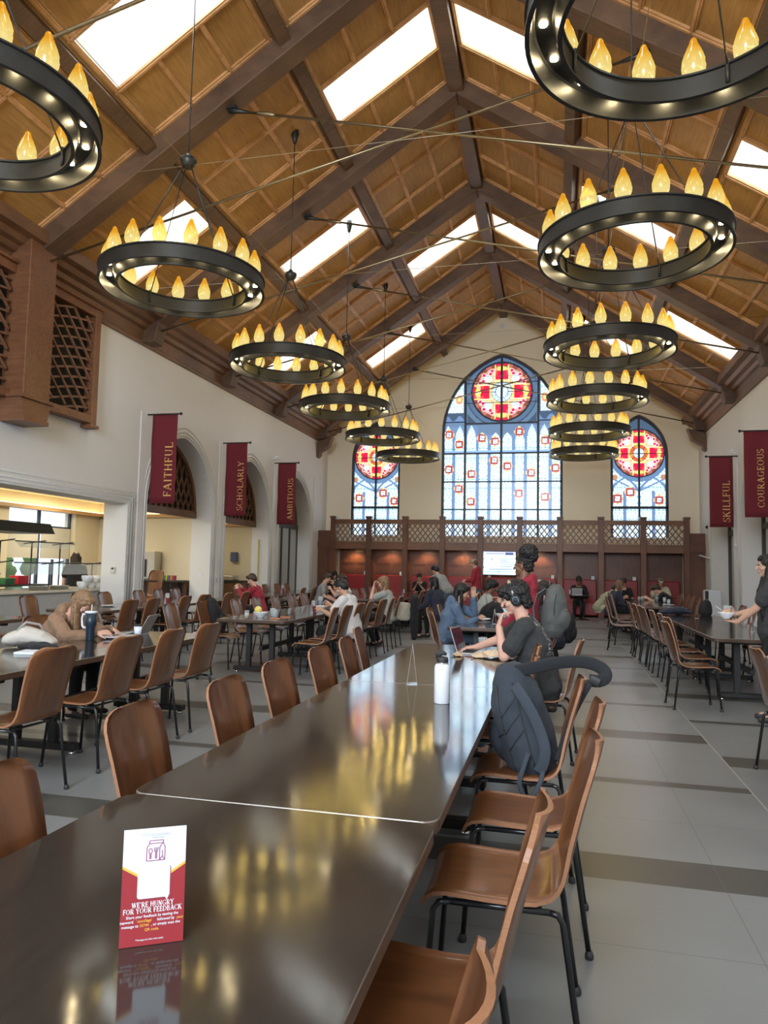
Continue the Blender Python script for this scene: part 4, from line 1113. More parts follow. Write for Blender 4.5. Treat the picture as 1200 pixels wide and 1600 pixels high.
# right row
row([1.16, 1.30, 1.33, 1.32, 1.30, 1.30, 1.28, 1.25], [8.70, 9.55, 10.35, 11.2, 11.9, 12.55, 13.2, 13.75], 1, 'on the aisle side of the right tables', 5)
chair(1.22, 14.6, -96, 'brown plywood chair pushed into the aisle beyond the right tables, seat seen flat')
row([1.1, 1.05, 1.2, 1.25, 1.3, 1.3], [15.6, 16.6, 17.4, 18.2, 19.6, 20.6], 1, 'on the aisle side of the far right block', 6)
row(3.2, [9.6, 10.4, 11.3, 12.1, 13.0, 13.7], -1, 'on the wall side of the right tables', 5)
row(3.2, [16.9, 17.7, 18.5, 19.3, 20.2], -1, 'on the wall side of the far right block', 5)
row([1.42, 1.36, 1.25], [5.95, 5.25, 4.45], 1, 'at the right edge of the photo', 3, names=['farthest of the three', 'middle of the three', 'nearest of the three'])
# ------------------------------------------------------------------ people
def skin_mat(name, c): 
    m = mat(name, c, .5, noise_amt=.06, nscale=20); b = m.node_tree.nodes['Principled BSDF']
    b.inputs['Subsurface Weight'].default_value = .08; b.inputs['Subsurface Radius'].default_value = (.02, .008, .004); b.inputs['Subsurface Scale'].default_value = .3
    return m
SK1 = skin_mat('skin_fair', (.62, .36, .27)); SK2 = skin_mat('skin_tan', (.50, .29, .19)); SK3 = skin_mat('skin_brown', (.20, .095, .055)); SK4 = skin_mat('skin_olive', (.55, .32, .22))
H_BLK = mat('hair_black', (.010, .008, .008), .45, noise_amt=.5, nscale=60, bump=.6, stretch=(3, 3, .4))
H_BRN = mat('hair_dark_brown', (.045, .024, .014), .45, noise_amt=.5, nscale=50, bump=.6, stretch=(3, 3, .4))
H_BLD = mat('hair_light_brown', (.24, .14, .070), .45, noise_amt=.4, nscale=50, bump=.6, stretch=(3, 3, .4))
H_MID = mat('hair_brown', (.15, .080, .040), .45, noise_amt=.4, nscale=50, bump=.6, stretch=(3, 3, .4))
def cloth(name, c, amt=.10): return mat('cloth_'+name, c, .9, noise_amt=amt, nscale=14, bump=.35, sheen=.15)
C_CHAR = cloth('charcoal', (.035, .036, .038)); C_BLK = cloth('black', (.012, .012, .014)); C_RED = cloth('dark_red', (.28, .018, .035)); C_REDB = cloth('bright_red', (.30, .02, .035))
C_BRN = cloth('camel_brown', (.26, .155, .095)); C_WHT = cloth('white', (.62, .60, .59), .04); C_GRY = cloth('grey', (.26, .26, .25)); C_NAVY = cloth('navy', (.022, .024, .045)); C_DEN = cloth('denim_blue', (.10, .15, .23))
C_JEAN = cloth('jeans', (.07, .11, .15), .25); C_SAGE = cloth('pale_grey_green', (.36, .37, .34)); C_OLV = cloth('olive', (.30, .31, .20)); C_BEI = cloth('beige', (.52, .48, .36)); C_SHOE = mat('shoe_dark', (.03, .03, .032), .6); C_GREEN = cloth('green', (.03, .16, .05)); C_KHA = cloth('khaki', (.40, .35, .27))
m_eye = mat('eye_white', (.75, .73, .70), .3); m_iris = mat('eye_dark', (.015, .010, .008), .2); m_lip = mat('lips', (.36, .12, .10), .5)
CLD = bpy.data.textures.new('cloth_folds', 'CLOUDS'); CLD.noise_scale = .12; CLD.noise_depth = 2
CUR = bpy.data.textures.new('hair_curls', 'CLOUDS'); CUR.noise_scale = .022; CUR.noise_depth = 2
STR = bpy.data.textures.new('hair_strands', 'CLOUDS'); STR.noise_scale = .035; STR.noise_depth = 1
def organic(name, mb, m, parent, vox, smooth=4, disp=None, amt=0):
    o = obj(name, mb, m, parent)
    r = o.modifiers.new('surface', 'REMESH'); r.mode = 'VOXEL'; r.voxel_size = vox; r.use_smooth_shade = True
    s = o.modifiers.new('smooth', 'SMOOTH'); s.factor = .5; s.iterations = smooth
    if disp:
        d = o.modifiers.new('folds', 'DISPLACE'); d.texture = disp; d.strength = amt; d.mid_level = .5; d.texture_coords = 'LOCAL'
    return o
def ik(a, b, l1, l2, pole):
    a, b = V(a), V(b); d = b-a; L = min(d.length, (l1+l2)*.999); u = d.normalized(); b = a+u*L
    x = (l1*l1-l2*l2+L*L)/(2*L); h = math.sqrt(max(0, l1*l1-x*x)); p = V(pole); p = (p-u*p.dot(u)).normalized()
    return a+u*x+p*h, b
def hand(mb, w, d, n, curl=.5, k=1, spread=.0):
    """hand at wrist w, fingers along d, palm facing n, k=+1 thumb on the d x n side"""
    w = V(w); d = V(d).normalized(); n = V(n); n = (n-d*n.dot(d)).normalized(); s = d.cross(n)*k
    mb.loft([(w-d*.01, .026, .020), (w+d*.03, .034, .017), (w+d*.065, .040, .016), (w+d*.085, .038, .013)], s, 12)
    for i, (off, ln) in enumerate(((.030, .072), (.010, .080), (-.011, .074), (-.031, .058))):
        p = w+d*.085+s*off; a = curl*.5; dd = (d+s*spread*off*12).normalized()
        for j, q in enumerate((.42, .32, .26)):
            e = p+(dd*math.cos(a)+n*math.sin(a))*ln*q; mb.limb(p, e, .0092-.0009*j, .0086-.0009*j, 8); p = e; a += curl*(.8 if j == 0 else .6)
    p = w+d*.03+s*.032; e = p+(d*.6+s*.75+n*.2).normalized()*.036; mb.limb(p, e, .013, .0105, 8)
    e2 = e+(d*.85+s*.25+n*(.25+curl*.4)).normalized()*.034; mb.limb(e, e2, .0105, .0085, 8)
def person(label, loc, rz, pose='sit', lean=.15, side_lean=0, hlean=.35, turn=0, hlat=0, R=None, L=None, skin=SK1, shirt=C_BLK, sleeves='short', pants=C_BLK, hair='short', hm=H_BLK, near=False,
           hood=False, cap=None, scale=1.0, hR=None, hL=None, legs=None, pantlen=1.0, poleR=None, poleL=None, vox=None, bulk=1.0, shoulders=.172, waist_z=None, names=None):
    t = thing('person', label, 'person', loc, math.radians(rz)); t.scale = (scale,)*3
    vb = vox or (.0055 if near else .010); X = V((1, 0, 0))
    if pose == 'sit':
        pel = V((0, -.03, .555)); hip = [V((s*.09, 0, .545)) for s in (-1, 1)]; knee = [V((s*.12, .43, .53)) for s in (-1, 1)]; ank = [V((s*.13, .40, .09)) for s in (-1, 1)]
        if legs == 'back': ank = [V((s*.12, .22, .09)) for s in (-1, 1)]
    else:
        pel = V((0, 0, .95)); hip = [V((s*.09, 0, .90)) for s in (-1, 1)]; knee = [V((s*.10, .03, .49)) for s in (-1, 1)]; ank = [V((s*.10, -.02, .085)) for s in (-1, 1)]
        if legs == 'stride': knee = [V((-.09, .16, .50)), V((.09, -.02, .49))]; ank = [V((-.09, .20, .085)), V((.09, -.22, .11))]
    up_ = V((math.sin(side_lean), math.sin(lean), math.cos(lean)*math.cos(side_lean))).normalized()
    bend = V((0, math.cos(lean), -math.sin(lean)))
    che = pel+up_*.27-bend*.015; shc = pel+up_*.43; nek = pel+up_*.485+bend*.01
    hu = V((hlat, math.sin(hlean), math.cos(hlean))).normalized()
    hc = nek+hu*.155
    hf = V((math.sin(turn), math.cos(turn)*math.cos(hlean), -math.sin(hlean)*math.cos(turn))); hf = (hf-hu*hf.dot(hu)).normalized(); hs = hf.cross(hu).normalized()
    SH = [shc+X*(-shoulders), shc+X*shoulders]
    def dflt(s): return (shc+V((s*.20, .28, -.36)) if pose == 'sit' else shc+V((s*.24, .04, -.55)))
    wr = [V(L) if L is not None else dflt(-1), V(R) if R is not None else dflt(1)]
    poles = [V(poleL or (-.5, -.4, -.9)), V(poleR or (.5, -.4, -.9))]; el = [None, None]
    for i in (0, 1): el[i], wr[i] = ik(SH[i], wr[i], .275, .25, poles[i])
    # --- body, one continuous surface
    b = MB()
    b.loft([(pel-up_*.06, .150, .105), (pel+up_*.06, .150, .110), (pel+up_*.17, .128, .10), (che, .145, .11), (pel+up_*.37, .155, .10), (shc+up_*.02, .125, .075)], X, 16)
    b.limb(nek-up_*.06, hc-hu*.07-hf*.012, .058, .054, 12)
    for i, s in enumerate((-1, 1)):
        b.limb(SH[i]-X*s*.05-up_*.005, SH[i]+X*s*.005-up_*.01, .055, .052); b.limb(SH[i], el[i], .046, .037); b.limb(el[i], el[i].lerp(wr[i], .45), .038, .036); b.limb(el[i].lerp(wr[i], .45), wr[i], .036, .025)
        hd = (hL if i == 0 else hR) or {}
        d = V(hd.get('d', (wr[i]-el[i]).normalized())); n = V(hd.get('n', (-s*.6, 0, -.8))); hand(b, wr[i], d, n, hd.get('curl', .5), hd.get('k', -s))
        b.limb(hip[i], knee[i], .078, .052); b.limb(knee[i], ank[i], .05, .034)
        b.limb(ank[i]-V((0, .04, .03)), ank[i]+V((s*.01, .13, -.045)), .04, .03)
    A = (hs, hf, hu); H = lambda x, y, z: hc+hs*x+hf*y+hu*z
    b.ball(H(0, -.012, .028), (.074, .094, .088), A, 18, 12); b.ball(H(0, .018, -.035), (.058, .068, .068), A, 16, 10)
    b.ball(H(0, .062, -.083), (.026, .022, .020), A); b.ball(H(0, .060, .018), (.054, .026, .030), A, 14, 8); b.ball(H(0, -.06, .005), (.062, .05, .07), A)
    b.loft([(H(0, .086, .012), .008, .008), (H(0, .100, -.008), .011, .011), (H(0, .106, -.022), .015, .012)], hs, 10)
    for s in (-1, 1):
        b.ball(H(s*.040, .055, -.022), (.022, .024, .022), A); b.ball(H(s*.074, -.006, -.008), (.009, .020, .030), A); b.ball(H(s*.018, .068, .020), (.022, .014, .008), A)
    b.ball(H(0, .080, -.052), (.024, .012, .0075), A); b.ball(H(0, .079, -.063), (.020, .012, .0075), A)
    body = organic('body', b, skin, t, vb, 3 if near else 2)
    for s in (-1, 1):
        e = obj('eye', MB().ball(H(s*.030, .0735, .002), (.0115, .009, .0062), A, 10, 8), m_eye, body)
        obj('iris', MB().ball(H(s*.030, .0802, .002), (.005, .0035, .005), A, 8, 6), m_iris, body)
        obj('eyebrow', MB().tube([H(s*.014, .089, .020), H(s*.030, .088, .026), H(s*.047, .076, .021)], [.003, .0042, .002], 6), hm, body)
    obj('lips', MB().ball(H(0, .0865, -.052), (.020, .008, .0045), A, 10, 6).ball(H(0, .0850, -.061), (.017, .008, .0050), A, 10, 6), m_lip, body)
    # --- top
    g = .016*bulk+.004; c = MB()
    c.loft([(pel-up_*(.06 if pose == 'sit' else .05), .158+g, .112+g), (pel+up_*.05, .150+g, .112+g), (pel+up_*.17, .135+g, .103+g), (che, .150+g, .113+g), (pel+up_*.37, .160+g, .103+g*.7), (shc+up_*.022, .132, .072+g*.4), (nek-up_*.012, .072, .068)], X, 18)
    for i, s in enumerate((-1, 1)):
        c.limb(SH[i]-X*s*.06+up_*.004, SH[i]+X*s*.004-up_*.008, .062+g*.4, .055+g*.5)
        if sleeves == 'long':
            c.limb(SH[i], el[i], .054+g*.6, .046+g*.7); c.limb(el[i], el[i].lerp(wr[i], .93), .047+g*.7, .034+g*.4)
        elif sleeves == 'short': c.limb(SH[i], SH[i].lerp(el[i], .68), .056+g*.5, .056+g*.8)
    if hood: c.loft([(nek-bend*.055+up_*.0-X*.07, .045, .05), (nek-bend*.10+up_*.015, .05, .055), (nek-bend*.055+X*.07, .045, .05)], bend, 12); c.loft([(nek-bend*.09+up_*.03, .10, .05), (nek-bend*.12-up_*.08, .09, .035), (nek-bend*.12-up_*.15, .04, .02)], X, 12)
    top = organic('hoodie' if hood else ('shirt' if sleeves != 'long' else 'sweater'), c, shirt, t, .007 if near else .012, 4, CLD, .030 if near else .022)
    # --- trousers and shoes
    p = MB(); p.loft([(pel-V((0, .01, .085 if pose == 'sit' else .11)), .155, .125), (pel+V((0, 0, .0)), .162, .122), (pel+up_*.06, .152, .115)], X, 16)
    for i, s in enumerate((-1, 1)):
        p.limb(hip[i], knee[i], .092, .066); p.limb(knee[i], knee[i].lerp(ank[i], .95*pantlen), .066, .052)
    organic('trousers', p, pants, t, .009 if near else .013, 4, CLD, .02)
    for i, s in enumerate((-1, 1)):
        f = MB(); a = ank[i]; z0 = a.z-.085
        f.loft([(V((a.x, a.y-.055, z0+.045)), .036, .042), (V((a.x, a.y+.02, z0+.045)), .04, .045), (V((a.x+s*.01, a.y+.11, z0+.032)), .045, .032), (V((a.x+s*.015, a.y+.17, z0+.026)), .036, .022)], X, 12)
        obj('shoe', f, C_SHOE, t)
    # --- hair
    h = MB(); hv = .007 if near else .011; disp, amt = STR, .012
    def shell(gx=1.0, front=.0): 
        h.ball(H(0, -.026, .040), (.083*gx, .098*gx, .090*gx), A, 18, 12); h.ball(H(0, -.062, .0), (.072*gx, .056*gx, .078*gx), A, 14, 10)
    if hair == 'short':
        shell(1.03); h.ball(H(0, .042, .098), (.066, .046, .026), A); 
        for s in (-1, 1): h.ball(H(s*.066, -.02, .030), (.018, .045, .05), A)
        amt = .018
    elif hair == 'curly':
        shell(1.12); h.ball(H(0, .050, .088), (.075, .050, .036), A); h.ball(H(.03, .082, .066), (.035, .022, .022), A); h.ball(H(-.03, .080, .070), (.035, .022, .022), A)
        for s in (-1, 1): h.ball(H(s*.075, -.02, .04), (.026, .06, .06), A); h.ball(H(s*.055, -.07, -.06), (.03, .035, .045), A)
        h.ball(H(0, -.09, -.055), (.06, .03, .05), A); disp, amt = CUR, .034
    elif hair == 'bun':
        shell(1.0); h.ball(H(0, -.075, .150), (.105, .105, .090), A, 18, 12); h.ball(H(0, -.115, .095), (.075, .065, .06), A); h.ball(H(0, .03, .096), (.06, .05, .024), A); disp, amt = CUR, .040
    elif hair == 'puff': shell(1.12); h.ball(H(0, -.01, .13), (.05, .05, .04), A); disp, amt = CUR, .03
    elif hair in ('long', 'bob'):
        ln = {'long': .30, 'bob': .12}[hair]
        shell(1.04); h.ball(H(0, .028, .100), (.066, .05, .022), A)
        dn = V((0, 0, -1)); base = hc-hf*.055
        for s in (-1, 1):
            a = H(s*.070, -.012, .02); h.loft([(a, .022, .05), (a+dn*.08-hf*.004, .022, .050), (a+dn*(.10+ln*.4)+hs*s*.006, .022, .045), (a+dn*(.09+ln)+hs*s*.004, .012, .024)], hf*-1, 12)
        h.loft([(H(0, -.07, .02), .075, .045), (H(0, -.085, .0)+dn*.09, .078, .040), (H(0, -.080, .0)+dn*(.09+ln*.5), .085, .032), (H(0, -.075, .0)+dn*(.09+ln), .06, .02)], hs, 14)
        if near or True: h.ball(H(.0, .062, .082), (.060, .024, .022), A)
    elif hair == 'pony': shell(1.02); h.ball(H(0, .035, .100), (.062, .046, .022), A); h.loft([(H(0, -.11, .05), .03, .03), (H(0, -.15, .0), .032, .03), (H(0, -.15, -.10), .02, .02)], hs, 10)
    if hair != 'none': organic('hair', h, hm, t, hv, 2, disp, amt)
    if cap:
        k = MB(); k.ball(H(0, -.012, .062), (.088, .104, .066), A, 18, 10); k.loft([(H(0, .07, .062), .06, .012), (H(0, .12, .052), .055, .008), (H(0, .155, .042), .035, .006)], hs, 12)
        organic('cap', k, cap, t, .008, 3)
    return dict(t=t, H=H, A=A, sh=SH, el=el, wr=wr, shc=shc, up=up_, bend=bend, pel=pel, che=che, nek=nek, hs=hs, hf=hf, hu=hu)

# --- the man with headphones (sits on the aisle side, faces the table: local +y is world -x)
def tee_print():
    m = cloth('charcoal_printed', (.034, .035, .037)); nt = m.node_tree; b = nt.nodes['Principled BSDF']; L_ = nt.links.new
    src = b.inputs['Base Color'].links[0].from_socket
    tc = N(nt, 'ShaderNodeTexCoord'); s = N(nt, 'ShaderNodeSeparateXYZ'); L_(tc.outputs['Object'], s.inputs[0])
    nz = N(nt, 'ShaderNodeTexNoise'); nz.inputs['Scale'].default_value = 13; nz.inputs['Detail'].default_value = 2; L_(tc.outputs['Object'], nz.inputs['Vector'])
    def mt(op, a, v, c=None):
        n = N(nt, 'ShaderNodeMath', operation=op); L_(a, n.inputs[0])
        if c is not None: L_(c, n.inputs[1])
        else: n.inputs[1].default_value = v
        return n.outputs[0]
    line = mt('LESS_THAN', mt('ABSOLUTE', mt('SUBTRACT', mt('MODULO', mt('MULTIPLY', nz.outputs['Fac'], 9), 1), .5), 0), .075)
    # patch on the upper back: x within .11, z between .72 and 1.06, behind the spine
    mx = mt('LESS_THAN', mt('ABSOLUTE', mt('ADD', s.outputs[0], 0), 0), .105); z1 = mt('GREATER_THAN', s.outputs[2], .76); z2 = mt('LESS_THAN', s.outputs[2], 1.03)
    bk = mt('LESS_THAN', mt('SUBTRACT', s.outputs[1], 0, mt('MULTIPLY', s.outputs[2], .42)), -.36)
    msk = mt('MULTIPLY', mt('MULTIPLY', mt('MULTIPLY', mt('MULTIPLY', line, 0, mx), 0, z1), 0, z2), 0, bk)
    mxn = N(nt, 'ShaderNodeMix', data_type='RGBA'); L_(src, mxn.inputs['A']); mxn.inputs['B'].default_value = (.62, .62, .60, 1); L_(msk, mxn.inputs['Factor']); L_(mxn.outputs['Result'], b.inputs['Base Color'])
    return m
p1 = person('man in a charcoal tee and large black headphones resting his chin on his fist', (-.14, 6.0, -.01), 90, lean=.28, hlean=.40, R=(.40, .50, .745), L=(-.055, .285, .955), poleL=(-.3, .15, -1), scale=1.08, poleR=(.6, -.2, -.6),
            skin=SK1, shirt=tee_print(), pants=C_JEAN, hair='curly', hm=H_BLK, near=True, hL=dict(d=(.15, -.25, 1), n=(.2, -.95, -.2), curl=1.35, k=1), hR=dict(d=(-.2, 1, -.12), n=(0, -.1, -1), curl=.55, k=-1), bulk=1.3)
hp = MB(); H = p1['H']; pts = [H(math.sin(a)*.098, -.012, .012+math.cos(a)*.118) for a in [math.radians(d) for d in range(-88, 89, 11)]]
o = obj('headphone_band', hp.tube(pts, .0125, 8), m_rubber, p1['t'])
obj('headband_pad', MB().tube(pts[5:12], .017, 8), mat('headband_khaki', (.36, .30, .20), .7), o)
for s in (-1, 1):
    c = H(s*.088, -.010, -.012); ax = (p1['hf'], p1['hu'], p1['hs'])
    k = MB().ball(c, (.040, .048, .024), ax, 18, 8); q = obj('ear_cup', k, m_rubber, p1['t'])
    obj('cup_ring', MB().ball(c+p1['hs']*s*.016, (.026, .032, .012), ax, 16, 6), mat('headphone_blue_metal', (.20, .30, .42), .25, .7), q)
    obj('cup_center', MB().ball(c+p1['hs']*s*.021, (.018, .023, .012), ax, 16, 6), m_rubber, q)
    obj('yoke', MB().bar(H(s*.104, -.010, .020), H(s*.103, -.012, .062), .012, .006, p1['hs']), m_chrome, q)

# --- the woman in the red hoodie walking behind him, with a grey backpack
p2 = person('standing woman in a dark red hoodie with a high curly bun and grey backpack', (-.29, 7.72, 0), 76, pose='stand', lean=.05, hlean=.10, turn=0, skin=SK3, shirt=C_RED, sleeves='long', pants=C_BLK, hair='bun', hm=H_BLK, near=True, hood=True, scale=.955, legs='stride', R=(.22, .20, .98), L=(-.24, .18, .95), bulk=1.5)
for s in (-1, 1): obj('earring', MB().lathe([(.014, -.0015), (.017, 0), (.014, .0015), (.011, 0)], 14, p2['H'](s*.080, -.006, -.045), closed=True), mat('gold_hoop', (.8, .6, .25), .25, 1), p2['t'])
def backpack(label, loc, rot, m, w=.15, d=.10, h=.24, parent=None, straps=True, name='backpack'):
    t = thing(name, label, 'backpack', loc); t.rotation_euler = rot
    b = MB(); b.loft([(V((0, 0, .03)), w*.92, d*.9), (V((0, 0, h*.5)), w, d), (V((0, 0, h*1.3)), w*.97, d*.92), (V((0, -.005, h*1.75)), w*.72, d*.66)], (1, 0, 0), 20)
    b.ball((0, d*.85, h*.62), (w*.78, d*.45, h*.45), k=16, l=10)
    o = organic('bag_body', b, m, t, .009, 4, CLD, .02)
    z = MB(); zp = [(math.cos(a)*w*.99, d*.30, h*1.02+math.sin(a)*h*.86) for a in [math.radians(x) for x in range(-20, 201, 10)]]
    z.tube(zp, .004, 5); obj('zip', z, m_rubber, t)
    z = MB().tube([(math.cos(a)*w*.66, d*1.22-.05*abs(math.cos(a)), h*.74+math.sin(a)*h*.24) for a in [math.radians(x) for x in range(0, 181, 12)]], .004, 5); obj('pocket_zip', z, m_rubber, t)
    if straps:
        for s in (-1, 1):
            q = MB(); pts = [V((s*.05, -d*.75, h*1.75)), V((s*.07, -d*1.35, h*1.5)), V((s*.085, -d*1.55, h*1.0)), V((s*.10, -d*1.35, h*.45)), V((s*.11, -d*.8, h*.12))]
            for a_, b_ in zip(pts, pts[1:]): q.bar(a_, b_, .05, .014, (0, 1, 0))
            obj('strap', q, m, t)
        obj('grab_handle', MB().tube([(-.04, -d*.5, h*1.93), (-.03, -d*.5, h*2.08), (.03, -d*.5, h*2.08), (.04, -d*.5, h*1.93)], .008, 6), m, t)
    return t
C_PACK = cloth('backpack_grey', (.10, .105, .10), .3)
ra = math.radians
bp2 = backpack('grey backpack worn by the standing woman in red', (0, 0, 0), (ra(-4), 0, ra(256)), C_PACK, .17, .125, .25)
R_ = Matrix.Rotation(ra(76), 4, 'Z'); bp2.location = V((-.29, 7.72, 0))+(R_ @ V((0, -.27, .84)))

# --- the person in the brown hoodie bent over the left table (faces +x)
p3 = person('person in a camel brown hoodie bent over a laptop at the left table', (-4.82, 6.18, 0), -90, lean=.56, hlean=.85, turn=.0, R=(.12, .60, .80), L=(-.20, .56, .80), poleR=(1, -.2, -.6), poleL=(-1, -.2, -.6), skin=SK1, shirt=C_BRN, sleeves='long', pants=C_BLK, hair='long', hm=H_BLD, near=True, hood=True, bulk=1.7)

# --- the woman with a bowl and a drink at the right edge (faces -x)
p25 = person('woman with very long dark hair holding a bowl and an orange drink', (2.15, 8.15, 0), 84, pose='stand', lean=.02, hlean=.10, turn=.0, L=(-.02, .33, 1.0), R=(.20, .32, 1.07), skin=SK4, shirt=C_CHAR, sleeves='short', pants=C_BLK, hair='long', hm=H_BLK, near=True, scale=.985, bulk=1.6,
             hL=dict(d=(.45, .9, .1), n=(0, .1, 1), curl=.45, k=1), hR=dict(d=(-.1, .9, .3), n=(-1, 0, .0), curl=.9, k=1))
hx = MB(); 
for s in (-1, 1): hx.loft([(p25['H'](s*.072, -.01, .03), .03, .05), (p25['H'](s*.085, .02, -.10), .035, .05), (p25['H'](s*.10, .085, -.26), .035, .04), (p25['H'](s*.10, .11, -.45), .03, .035), (p25['H'](s*.09, .11, -.62), .015, .02)], (0, 1, 0), 12)
hx.loft([(p25['H'](0, -.09, -.05), .09, .04), (p25['H'](0, -.13, -.3), .11, .04), (p25['H'](0, -.13, -.62), .08, .02)], (1, 0, 0), 12)
organic('long_hair', hx, H_BLK, p25['t'], .009, 2, STR, .014)

# --- the rest of the diners; world position, heading, look
P = person
P('man in a white tee with earphones seated with his back to the camera', (-2.98, 10.45, 0), 78, lean=.20, hlean=.62, R=(.14, .42, .88), L=(-.15, .42, .82), skin=SK2, shirt=C_WHT, pants=C_BLK, hair='short', hm=H_BLK, near=True, bulk=1.8, hR=dict(curl=1.1, n=(-1, 0, 0), k=-1))
P('man in a dark red shirt looking at his phone beside the pillar', (-6.0, 14.1, 0), 92, lean=.25, hlean=.55, R=(.08, .42, .98), L=(-.08, .44, .96), skin=SK1, shirt=C_REDB, sleeves='long', pants=C_BLK, hair='short', hm=H_BRN)
P('woman in a white shirt eating near the far left wall', (-5.0, 17.3, 0), 95, lean=.35, hlean=.35, R=(.08, .40, 1.02), L=(-.1, .42, .9), skin=SK1, shirt=C_WHT, pants=C_BLK, hair='pony', hm=H_BRN, bulk=1.7)
P('person in grey half hidden behind the woman in white', (-5.95, 17.9, 0), -80, lean=.3, hlean=.4, skin=SK1, shirt=C_GRY, pants=C_BLK, hair='short', hm=H_BRN)
P('person in black with a black cap in the leftmost booths', (-7.25, 23.55, 0), 175, lean=.2, hlean=.45, skin=SK2, shirt=C_BLK, sleeves='long', pants=C_BLK, hair='bob', hm=H_BLK, cap=C_BLK)
P('woman with long light brown hair in a grey green tee, hand at her mouth', (-3.06, 13.3, 0), 85, lean=.16, hlean=.36, R=(.06, .30, 1.10), L=(-.05, .28, 1.11), poleR=(.6, 0, -1), skin=SK1, shirt=C_SAGE, pants=C_BLK, hair='long', hm=H_BLD, legs='back', hR=dict(curl=1.4, d=(-.2, -.2, 1), n=(0, -1, 0)), hL=dict(curl=1.4, d=(.2, -.2, 1), n=(0, -1, 0)))
P('person in a black shirt in the booth under the third lamp', (-4.28, 23.2, 0), 178, lean=.25, hlean=.5, R=(.06, .34, .92), L=(-.06, .34, .92), skin=SK2, shirt=C_BLK, pants=C_BLK, hair='short', hm=H_BLK)
P('woman with dark hair in a navy jacket seated beyond the aisle', (-2.38, 15.0, 0), 60, lean=.28, hlean=.2, skin=SK1, shirt=C_NAVY, sleeves='long', pants=C_BLK, hair='bob', hm=H_BLK, bulk=2)
P('standing man in a grey tee leaning forward over a table', (-2.62, 17.9, 0), 55, pose='stand', lean=.78, hlean=.6, R=(.15, .55, .92), L=(-.12, .52, .95), poleR=(1, 0, .2), skin=SK2, shirt=C_GRY, pants=C_JEAN, hair='short', hm=H_BLK)
P('standing man in a bright red hoodie and a khaki cap', (-2.18, 20.6, 0), 82, pose='stand', lean=.06, hlean=.35, R=(.12, .30, 1.12), L=(-.12, .28, 1.10), skin=SK1, shirt=C_REDB, sleeves='long', pants=C_JEAN, hair='short', hm=H_MID, cap=C_KHA, hood=True, scale=1.03)
P('girl in a blue denim hoodie with black hair leaning her head on her hand', (-1.46, 9.95, 0), -84, lean=.34, hlean=.42, L=(-.06, .36, 1.08), R=(.0, .42, .80), poleL=(-.4, .2, -1), skin=SK2, shirt=C_DEN, sleeves='long', pants=C_JEAN, hair='bob', hm=H_BLK, near=True, hood=True, bulk=1.5, hL=dict(d=(0, 0, 1), n=(1, 0, 0), curl=.3, k=1))
P('boy in a black tee bent over his food at the second centre block', (-1.15, 11.5, 0), -78, lean=.62, hlean=.95, R=(.20, .55, .80), L=(-.02, .50, .80), skin=SK2, shirt=C_BLK, pants=C_BLK, hair='short', hm=H_BLK, near=True)
P('person in pale grey beyond the boy in black', (-1.32, 13.4, 0), -75, lean=.3, hlean=.4, skin=SK3, shirt=C_SAGE, sleeves='long', pants=C_BLK, hair='curly', hm=H_BLK)
P('woman in a navy tee with black hair seated beyond the grey backpack', (-.02, 10.45, 0), 80, lean=.26, hlean=.42, R=(.15, .35, .84), L=(-.12, .40, .82), skin=SK1, shirt=C_NAVY, pants=C_BLK, hair='bob', hm=H_BLK, near=True)
P('person with brown hair partly hidden behind the woman in navy', (-.06, 12.6, 0), 80, lean=.25, hlean=.35, skin=SK1, shirt=C_CHAR, pants=C_BLK, hair='curly', hm=H_BRN)
P('person wearing a beige cap beyond the second centre block', (-.2, 14.9, 0), 100, lean=.2, hlean=.3, skin=SK2, shirt=C_CHAR, pants=C_BLK, hair='short', hm=H_BRN, cap=C_KHA)
P('person in dark clothes with a laptop in a right booth', (.70, 23.55, 0), 178, lean=.2, hlean=.4, skin=SK3, shirt=C_BLK, sleeves='long', pants=C_BLK, hair='puff', hm=H_BLK)
P('man in an olive tee leaning over the far right table', (1.12, 19.9, 0), -80, lean=.72, hlean=.8, R=(.1, .62, .80), L=(-.1, .62, .80), skin=SK2, shirt=C_OLV, pants=C_BEI, hair='short', hm=H_BLK)
P('woman with long brown hair and a dark jacket at the far right table', (1.32, 18.6, 0), -70, lean=.35, hlean=.5, skin=SK1, shirt=C_NAVY, sleeves='long', pants=C_BLK, hair='long', hm=H_MID)
P('person with black hair at the head of the far right table', (1.85, 21.6, 0), 178, lean=.2, hlean=.35, skin=SK1, shirt=C_BLK, pants=C_BLK, hair='curly', hm=H_BLK)
P('man in a black tee bending towards the olive tee man', (2.92, 20.1, 0), 80, lean=.62, hlean=.85, R=(.1, .55, .80), L=(-.1, .58, .80), skin=SK1, shirt=C_BLK, pants=C_BLK, hair='curly', hm=H_BRN)
P('bearded man in a beige tee and cap in the rightmost booth', (3.12, 23.6, 0), 178, lean=.18, hlean=.35, skin=SK2, shirt=C_BEI, pants=C_BLK, hair='short', hm=H_BRN, cap=C_KHA, bulk=2.4)
P('person with brown hair standing at the servery behind the glass', (-9.9, 13.4, 0), 30, pose='stand', lean=.05, hlean=.2, skin=SK1, shirt=C_BLK, pants=C_BLK, hair='bob', hm=H_BRN, scale=.97)
